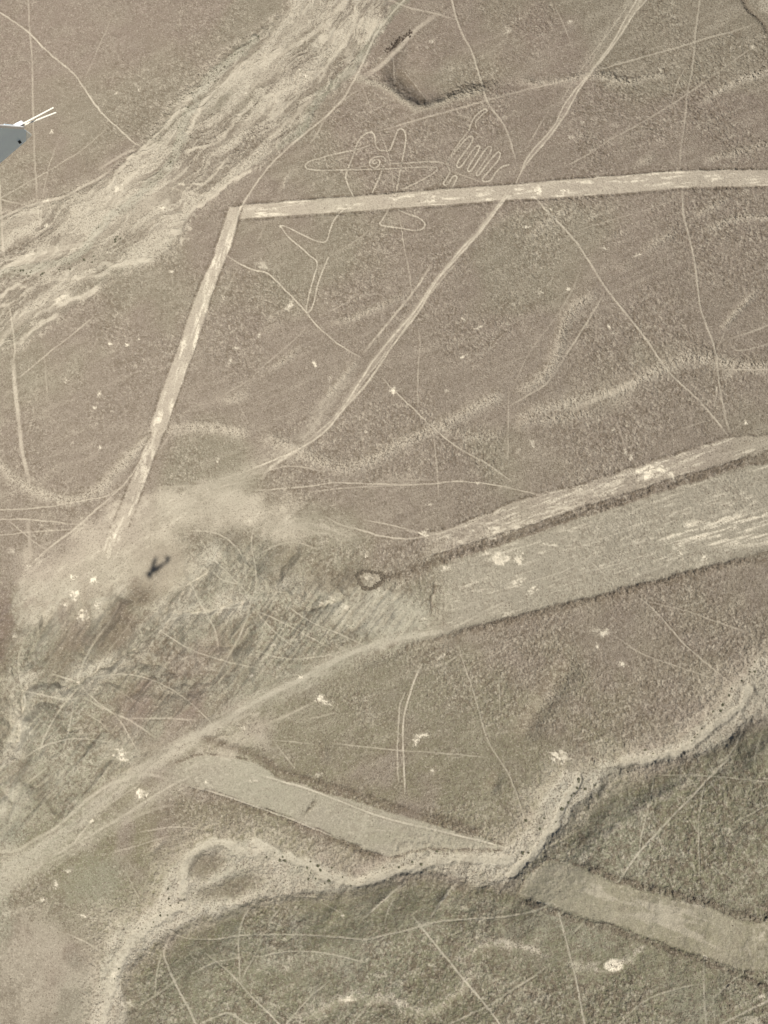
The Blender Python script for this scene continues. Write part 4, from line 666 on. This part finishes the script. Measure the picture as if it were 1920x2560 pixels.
def gsample(u, v):
    i = np.clip(np.searchsorted(us, u)-1, 0, NU-2); j = np.clip(np.searchsorted(vs, v)-1, 0, NV-2)
    fu = ((u-us[i])/(us[i+1]-us[i]))[:, None]; fv = ((v-vs[j])/(vs[j+1]-vs[j]))[:, None]
    return (P[j, i]*(1-fu)+P[j, i+1]*fu)*(1-fv)+(P[j+1, i]*(1-fu)+P[j+1, i+1]*fu)*fv, (j, i)
NS = 260000
u = rng.random(NS)*2000-40; v = rng.random(NS)*2640-40
c, ji = gsample(u, v)
dn = stone[ji]*(1-.8*smooth[ji])*(.25+1.5*ss(.35, .7, n1[ji]))*(1-.8*white[ji])
k = rng.random(NS) < dn; c = c[k]; sz = .05+.13*rng.random(len(c))**2.2+.05*stone[ji][k]
c[:, 2] += sz*.1
vv, ff = rocks(c, sz)
MS = flat_mat('varnished_stone', (.165, .135, .098), .9, .45, 2.0)
obj('scattered_stones', mesh_np('scattered_stones', vv, None, ff), MS, kind='stuff', label='dark desert stones strewn over the whole plain', category='stones')
print('stones', len(c))

# ------------------------------------------------------------------ stone ring
a = rng.random(240)*6.283; rr = 1+rng.normal(0, .09, 240)
uu = 925+31*np.cos(a)*rr*(1+.12*np.cos(3*a+1)); vv_ = 1449+22*np.sin(a)*rr*(1+.12*np.cos(3*a+1))
c, ji = gsample(uu, vv_); sz = .20+.26*rng.random(240); c[:, 2] += sz*.2
v_, f_ = rocks(c, sz, .8)
obj('stone_ring', mesh_np('stone_ring', v_, None, f_), flat_mat('ring_stone', (.115, .095, .068), .9, .4), label='oval ring of dark piled stones round a pale floor', category='stone ring')

# ------------------------------------------------------------------ shrubs
def shrub_mesh(seed, n=70):
    r_ = np.random.default_rng(seed); V_ = []; F_ = []
    for i in range(n):
        d = r_.normal(size=3); d[2] = abs(d[2])*.8+.1; d /= np.linalg.norm(d); c_ = d*(.35+.6*r_.random())*np.array([1, 1, .8]); c_[2] = max(c_[2], .06)
        t1 = np.cross(d, r_.normal(size=3)); t1 /= np.linalg.norm(t1); t2 = np.cross(d, t1)+d*.5*r_.random(); s = .2+.18*r_.random(); b = len(V_)
        V_ += [c_-t1*s*.5, c_+t2*s, c_+t1*s*.5, c_-t2*s]; F_.append([b, b+1, b+2, b+3])
    for i in range(7):                                   # twigs from the root
        a_ = i*.9; b = len(V_); e = np.array([math.cos(a_)*.6, math.sin(a_)*.6, .55]); o_ = np.array([-math.sin(a_), math.cos(a_), 0])*.03
        V_ += [o_*1.2, -o_*1.2, e-o_*.4, e+o_*.4]; F_.append([b, b+1, b+2, b+3])
    return mesh_np('shrub_crown', np.array(V_), np.array(F_))
MSH = flat_mat('dry_foliage', (.095, .092, .055), .9, .35, 1.2); MSH2 = flat_mat('dry_brown_foliage', (.085, .065, .048), .9, .35, 1.2)
green_m = [shrub_mesh(s) for s in range(4)]; brown_m = [shrub_mesh(s+20) for s in range(3)]
for m_ in green_m: m_.materials.append(MSH)
for m_ in brown_m: m_.materials.append(MSH2)
def shrub(u_, v_, s, lab, grp, brown=False):
    u_ += random.gauss(0, 2.5); v_ += random.gauss(0, 2.5); c, _ = gsample(np.array([float(u_)]), np.array([float(v_)]))
    o = bpy.data.objects.new('desert_shrub', random.choice(brown_m if brown else green_m)); col.objects.link(o)
    o.location = c[0]; s *= random.uniform(.45, .95); s *= .75; o.scale = (s*random.uniform(.8, 1.25), s*random.uniform(.8, 1.25), s*random.uniform(.7, 1)); o.rotation_euler.z = random.random()*6.28
    o['label'] = lab; o['category'] = 'shrub'; o['group'] = grp
for i in range(80):                                     # dark row near the top
    tt = random.random(); (x, y), = T(1, 0, '%f,%f' % (838+(1005-838)*tt, 335+(208-335)*tt)); n_ = random.gauss(0, 2.6)
    shrub(x+n_*.6, y+n_*.8, random.uniform(.4, .8), 'small dark shrub in the dense dark row above the figure', 'shrubs in the dark row near the top', True)
for px, py, r_ in [(150, 600, .9), (185, 600, .8), (170, 590, .7), (305, 640, .8), (270, 650, .8), (400, 640, 1.3), (420, 655, 1.2), (350, 680, .6), (385, 715, .8), (470, 735, 1.2), (440, 745, .7), (500, 650, .6), (560, 700, .5), (930, 640, .7), (960, 630, .6), (1020, 605, .9), (1065, 625, .8), (820, 645, .6), (700, 700, .5), (1170, 540, .6), (370, 605, .6), (340, 715, .7), (130, 555, .7), (75, 590, .6), (730, 560, .8), (620, 760, .6), (860, 715, .5)]:
    (x, y), = T(1, 3, '%f,%f' % (px, py)); shrub(x, y, r_*.85, 'round green shrub in the pale middle of the lower wash', 'shrubs in the middle of the lower wash')
for px, py in [(1040, 960), (995, 1000), (940, 1035), (975, 1025), (925, 1050), (1075, 950), (1160, 880), (1100, 850), (1195, 850), (900, 1045), (1080, 790), (735, 1370), (760, 1310), (640, 1420), (1240, 810), (1180, 900), (1100, 900), (1040, 930), (955, 1190), (780, 1310)]:
    (x, y), = T(0, 3, '%f,%f' % (px, py)); shrub(x, y, random.uniform(.4, .75), 'small green shrub in the lower left arm of the wash', 'shrubs in the lower left arm of the wash')
for px, py in [(430, 130), (400, 180), (385, 190), (435, 70), (550, 115), (470, 130), (370, 215), (280, 350), (210, 320), (430, 100), (330, 260), (180, 390), (90, 350), (60, 560), (100, 540)]:
    (x, y), = T(2, 3, '%f,%f' % (px, py)); shrub(x, y, random.uniform(.5, .9), 'green shrub on the wash floor beside the dark hills', 'shrubs in the upper arm of the lower wash')
for px, py in [(1580, 980), (1560, 1020), (1430, 1150), (1400, 1190), (1350, 1270), (1310, 1300), (1200, 1440), (1180, 1460), (1160, 1490), (1540, 1040), (1500, 1100), (1370, 1250), (1230, 1400), (940, 1550), (850, 1540)]:
    (x, y), = T(2, 2, '%f,%f' % (px, py)); shrub(x, y, random.uniform(.5, .8), 'dark shrub on the left bank of the wash near the right edge', 'shrubs near the right end of the lower wash')
for i in range(70):
    pts = chaikin(T(0, 0, '1659,250 1500,400 1400,450 1300,600 1200,760 1180,900 1130,1000 1080,1100 980,1180 880,1300 700,1400 560,1600'), 3)
    k_ = random.randrange(len(pts)-1); f = random.random(); x, y = pts[k_]*(1-f)+pts[k_+1]*f
    shrub(x+random.gauss(0, 8), y+random.gauss(0, 8), random.uniform(.25, .6), 'tiny dark shrub in the green channel of the braided wash', 'shrubs in the green channel of the braided wash')
for i in range(32):
    pts = chaikin(T(0, 1, '0,90 40,105 130,70 200,130 260,120 330,110 400,85 500,60 640,0')+T(0, 1, '700,-60 760,-120'), 2)
    k_ = random.randrange(len(pts)-1); f = random.random(); x, y = pts[k_]*(1-f)+pts[k_+1]*f
    shrub(x+random.gauss(0, 5), y+random.gauss(0, 5), random.uniform(.35, .8), 'dark shrub where the braided wash leaves the left edge', 'shrubs at the left end of the braided wash')
for i in range(36):
    a_ = random.random()*6.28; q_ = random.random()**.6; (x, y), = T(1, 2, '%f,%f' % (830+330*q_*math.cos(a_), 680+150*q_*math.sin(a_)))
    shrub(x, y, random.uniform(.18, .4), 'tiny dark shrub dotting the pale green hollow below the stone ring', 'shrubs in the pale hollow below the stone ring')

# ------------------------------------------------------------------ the aircraft carrying the camera
wx = np.array([-.12, -.42, .9]); wx /= np.linalg.norm(wx)          # right wing
by = np.array([.84, -.54, 0]); by -= by.dot(wx)*wx; by /= np.linalg.norm(by)   # towards the tail
AX, AY = R@wx, R@(-by); AZ = np.cross(AX, AY)
tip_cam = np.array([(60-W/2)/F, (321-H/2)/F, 1])*4.4                 # rear corner of the right wing tip seen from the camera
TIP = np.array([5.70, -.92, .08])
Ra = np.stack([AX, AY, AZ], 1)
org = CAM+R@tip_cam-Ra@TIP
air = bpy.data.objects.new('light_aircraft', None); col.objects.link(air)
air.matrix_world = Matrix([[*Ra[0], org[0]], [*Ra[1], org[1]], [*Ra[2], org[2]], [0, 0, 0, 1]])
air['label'] = 'white and blue high wing light aircraft whose wing tip shows at the left edge'; air['category'] = 'aircraft'
print('camera in aircraft axes', Ra.T@(CAM-org), 'bank', math.degrees(math.acos(AZ[2])))
def paint(name, c, rough=.35, metal=0): return flat_mat(name, c, rough, .06, 4.0, metal, .5)
M_under = paint('pale_blue_paint', (.62, .80, 1.0), .4); M_white = paint('white_paint', (.8, .8, .8)); M_dark = paint('black_rubber', (.02, .02, .02), .8); M_glass = paint('window_tint', (.03, .04, .05), .1); M_metal = paint('bare_metal', (.5, .5, .5), .3, 1); M_wick = paint('pale_wick', (.75, .72, .62), .5)
def part(name, V_, F_, mat, parent=None, bevel=0, smooth_=False):
    me = bpy.data.meshes.new(name); me.from_pydata([tuple(map(float, q)) for q in V_], [], F_); me.update()
    me.materials.append(mat)
    if smooth_: me.polygons.foreach_set('use_smooth', [True]*len(me.polygons))
    o = bpy.data.objects.new(name, me); col.objects.link(o); o.parent = parent or air
    if bevel:
        b = o.modifiers.new('bevel', 'BEVEL'); b.width = bevel; b.segments = 2; b.limit_method = 'ANGLE'
    return o
def loft(rings, cap=True):
    V_ = [q for r_ in rings for q in r_]; n_ = len(rings[0]); F_ = []
    for i in range(len(rings)-1):
        for j in range(n_):
            F_.append((i*n_+j, i*n_+(j+1) % n_, (i+1)*n_+(j+1) % n_, (i+1)*n_+j))
    if cap: F_ += [tuple(range(n_))[::-1], tuple(range((len(rings)-1)*n_, len(rings)*n_))]
    return V_, F_
def foil(x, yle, yte, z, th, n_=9, vert=False):
    up = [];  lo = []
    for i in range(n_):
        q = i/(n_-1); q = q*q*(3-2*q); y = yle+(yte-yle)*q
        tt = th*(1.48*math.sqrt(max(q, 0))-.63*q-1.76*q*q+1.42*q**3-.51*q**4)
        up.append((x, y, z+tt*1.3)); lo.append((x, y, z-tt*.55))
    r_ = up+lo[::-1][1:-1]
    return [(q[2]-z, q[1], q[0]) for q in r_] if vert else r_
M_lens = paint('pale_lens', (.80, .88, .90), .2)
def loc(px, py, z):
    o_ = Ra.T@(CAM-org); d_ = Ra.T@(R@np.array([(px-W/2)/F, (py-H/2)/F, 1.0])); k_ = (z-o_[2])/d_[2]; q = o_+d_*k_; return (q[0], q[1])
for sgn in (1, -1):
    X = lambda x: sgn*x
    rings = [foil(X(x), yl, -.62 if x > 3 else -.60, z, th) for x, yl, z, th in ((0 if sgn > 0 else -.001, .62, .0, .2), (2.4, .62, .02, .2), (4.4, .42, .05, .15), (5.28, .32, .07, .11))]
    wv, wf = loft(rings); wing = part('wing', wv, wf, M_under, smooth_=False)
    # trailing edge surfaces
    for nm, xa, xb in (('flap', .6, 2.85), ('aileron', 2.9, 5.26)):
        z0 = .02+.05*(xa/5.3); z1 = .02+.05*(xb/5.3); V_ = [(X(xa), -.615, z0-.035), (X(xb), -.625, z1-.03), (X(xb), -.94, z1-.004), (X(xa), -.94, z0-.004), (X(xa), -.615, z0+.05), (X(xb), -.625, z1+.045), (X(xb), -.94, z1+.006), (X(xa), -.94, z0+.006)]
        F_ = [(0, 1, 2, 3), (7, 6, 5, 4), (0, 4, 5, 1), (1, 5, 6, 2), (2, 6, 7, 3), (3, 7, 4, 0)]
        if sgn > 0: F_ = [f[::-1] for f in F_]
        sfc = part(nm, V_, F_, M_under, wing)
        if nm == 'aileron': part('trailing_edge_strip', *loft([[(X(x), -.938, z1_+.008), (X(x), -.952, z1_+.003), (X(x), -.952, z1_-.004), (X(x), -.938, z1_-.008)] for x, z1_ in ((xa, z0), (5.60, z1))]), M_white, wing)
    # squared tip with a raked rear corner, a pale lens, the wick mount and two wicks
    def box(nm, pts, z, t0, t1, mat, bev=0):
        th_ = [t0+(t1-t0)*min(1, max(0, (q[1]+.95)/1.0)) for q in pts]
        return part(nm, *loft([[(X(q[0]), q[1], z-.5*t_) for q, t_ in zip(pts, th_)], [(X(q[0]), q[1], z+t_) for q, t_ in zip(pts, th_)]]), mat, wing, bev)
    zt = .072
    box('wing_tip', [(5.285, .32)]+[(5.42, .24), (5.56, .02)]+[loc(-60, 449, zt), loc(-4, 405, zt), loc(64, 350, zt), loc(64, 327, zt), loc(55, 317, zt), (5.285, -.945)], zt, .006, .05, M_under)
    box('tip_lens', [loc(64.5, 350, zt), loc(79, 337, zt), loc(64.5, 326.5, zt)], zt, .006, .03, M_lens)
    box('wick_mount', [loc(33, 321, zt+.01), loc(57, 316, zt+.01), loc(61, 308, zt+.01), loc(57, 306.5, zt+.01), loc(46, 312, zt+.01), loc(36, 318, zt+.01)], zt+.01, .012, .014, M_white)
    for p0, p1, z1 in (((59, 308.5), (134, 269), zt+.01), ((59, 313), (140.5, 281), zt-.02)):
        a_, b_ = loc(*p0, zt+.01), loc(*p1, z1); rr_ = []
        for (xx, yy), zz, q in ((a_, zt+.01, .0042), (b_, z1, .0036)): rr_.append([(X(xx+q*math.cos(k_*math.pi/3)), yy, zz+q*math.sin(k_*math.pi/3)) for k_ in range(6)])
        part('static_wick', *loft(rr_), M_wick, wing)
    hx, hy = loc(51.5, 358, zt-.02); part('drain_hole', *loft([[(X(hx+.009*math.cos(k_*.7854)), hy+.009*math.sin(k_*.7854), z_) for k_ in range(8)] for z_ in (zt-.02, zt+.01)]), M_dark, wing)
    # strut
    rs = []
    for (xx, yy, zz) in ((.54, .15, -1.15), (2.65, .12, -.04)): rs.append([(X(xx), yy+.06*math.cos(k_*math.pi/4), zz+.022*math.sin(k_*math.pi/4)) for k_ in range(8)])
    part('wing_strut', *loft(rs), M_white)
    rs = [[(X(xx)+.0, yy+.05*math.cos(k_*math.pi/4), zz+.02*math.sin(k_*math.pi/4)) for k_ in range(8)] for xx, yy, zz in ((.3, -.35, -1.2), (1.0, -.3, -1.85))]
    part('landing_gear_leg', *loft(rs), M_white)
    rs = [[(X(1.1)+xo, -.3+rad*math.cos(k_*math.pi/10), -1.9+rad*math.sin(k_*math.pi/10)) for k_ in range(20)] for xo, rad in ((-.08, .15), (-.06, .21), (.06, .21), (.08, .15))]
    wh = part('wheel', *loft(rs), M_dark); part('rim', *loft([[(X(1.1)+xo, -.3+.1*math.cos(k_*math.pi/8), -1.9+.1*math.sin(k_*math.pi/8)) for k_ in range(16)] for xo in (-.09, .09)]), M_metal, wh)
    rings = [foil(X(x), yl, yt, .0, th) for x, yl, yt, th in ((0 if sgn > 0 else -.001, -4.75, -5.75, .08), (1.95, -5.0, -5.70, .05))]
    V_, F_ = loft(rings); part('tailplane', [(a_, b_, c_-.25) for a_, b_, c_ in V_], F_, M_white)
def sec(y, hw, zb, zt, n_=20, e=2.6):
    r_ = []
    for k_ in range(n_):
        a_ = k_*2*math.pi/n_; ca, sa = math.cos(a_), math.sin(a_); p_ = 2/e
        r_.append((hw*math.copysign(abs(ca)**p_, ca), y, (zb+zt)/2+(zt-zb)/2*math.copysign(abs(sa)**p_, sa)))
    return r_
part('fuselage', *loft([sec(1.35, .5, -1.02, -.28), sec(.9, .54, -1.2, -.18), sec(.55, .56, -1.25, .02), sec(-.6, .55, -1.28, .04), sec(-1.6, .50, -1.22, -.04), sec(-2.1, .46, -1.15, -.10), sec(-3.0, .33, -.95, -.14), sec(-4.2, .2, -.7, -.16), sec(-5.6, .06, -.45, -.2)]), M_white, smooth_=True)
part('engine_cowling', *loft([sec(2.15, .2, -.82, -.45), sec(2.1, .36, -.95, -.36), sec(1.8, .46, -1.02, -.32), sec(1.36, .505, -1.03, -.275)]), M_under, smooth_=True)
part('spinner', *loft([sec(2.42, .02, -.65, -.61), sec(2.32, .1, -.73, -.53), sec(2.16, .15, -.78, -.48)]), M_metal, smooth_=True)
for a0 in (0.6, 2.69, 4.79):
    rs = []
    for q, cw in ((.1, .06), (.5, .09), (.95, .05)):
        cx_, cz_ = q*math.cos(a0), q*math.sin(a0)-.63; tx, tz = -math.sin(a0), math.cos(a0)
        rs.append([(cx_+tx*cw, 2.27, cz_+tz*cw), (cx_, 2.29, cz_), (cx_-tx*cw, 2.25, cz_-tz*cw), (cx_, 2.24, cz_)])
    part('propeller_blade', *loft(rs), M_dark)
part('windscreen', [(-.47, 1.0, -.38), (.47, 1.0, -.38), (.42, .6, .0), (-.42, .6, .0), (-.47, .97, -.40), (.47, .97, -.40), (.42, .57, -.02), (-.42, .57, -.02)], [(0, 1, 2, 3), (7, 6, 5, 4), (0, 4, 5, 1), (1, 5, 6, 2), (2, 6, 7, 3), (3, 7, 4, 0)], M_glass)
for sgn in (1, -1):
    for ya, yb in ((.45, -.25), (-.4, -1.05)):
        xs = sgn*.548; part('side_window', *loft([[(xs, ya, -.5), (xs, ya-.08, -.16), (xs, yb+.05, -.16), (xs, yb, -.5)], [(xs+sgn*.02, ya, -.5), (xs+sgn*.005, ya-.08, -.16), (xs+sgn*.005, yb+.05, -.16), (xs+sgn*.02, yb, -.5)]]), M_glass)
V_, F_ = loft([foil(z_, yl, yt, 0, th, vert=True) for z_, yl, yt, th in ((-.25, -4.3, -5.65, .07), (1.05, -5.15, -5.85, .05))]); part('tail_fin', V_, F_, M_under)
rs = [[(xo, 1.75+rad*math.cos(k_*math.pi/10), -1.75+rad*math.sin(k_*math.pi/10)) for k_ in range(20)] for xo, rad in ((-.07, .13), (-.05, .18), (.05, .18), (.07, .13))]
part('nose_wheel', *loft(rs), M_dark); part('nose_gear_leg', *loft([[(.03*math.cos(k_*math.pi/3), 1.6+.03*math.sin(k_*math.pi/3), -1.0) for k_ in range(6)], [(.03*math.cos(k_*math.pi/3), 1.72+.03*math.sin(k_*math.pi/3), -1.7) for k_ in range(6)]]), M_white)
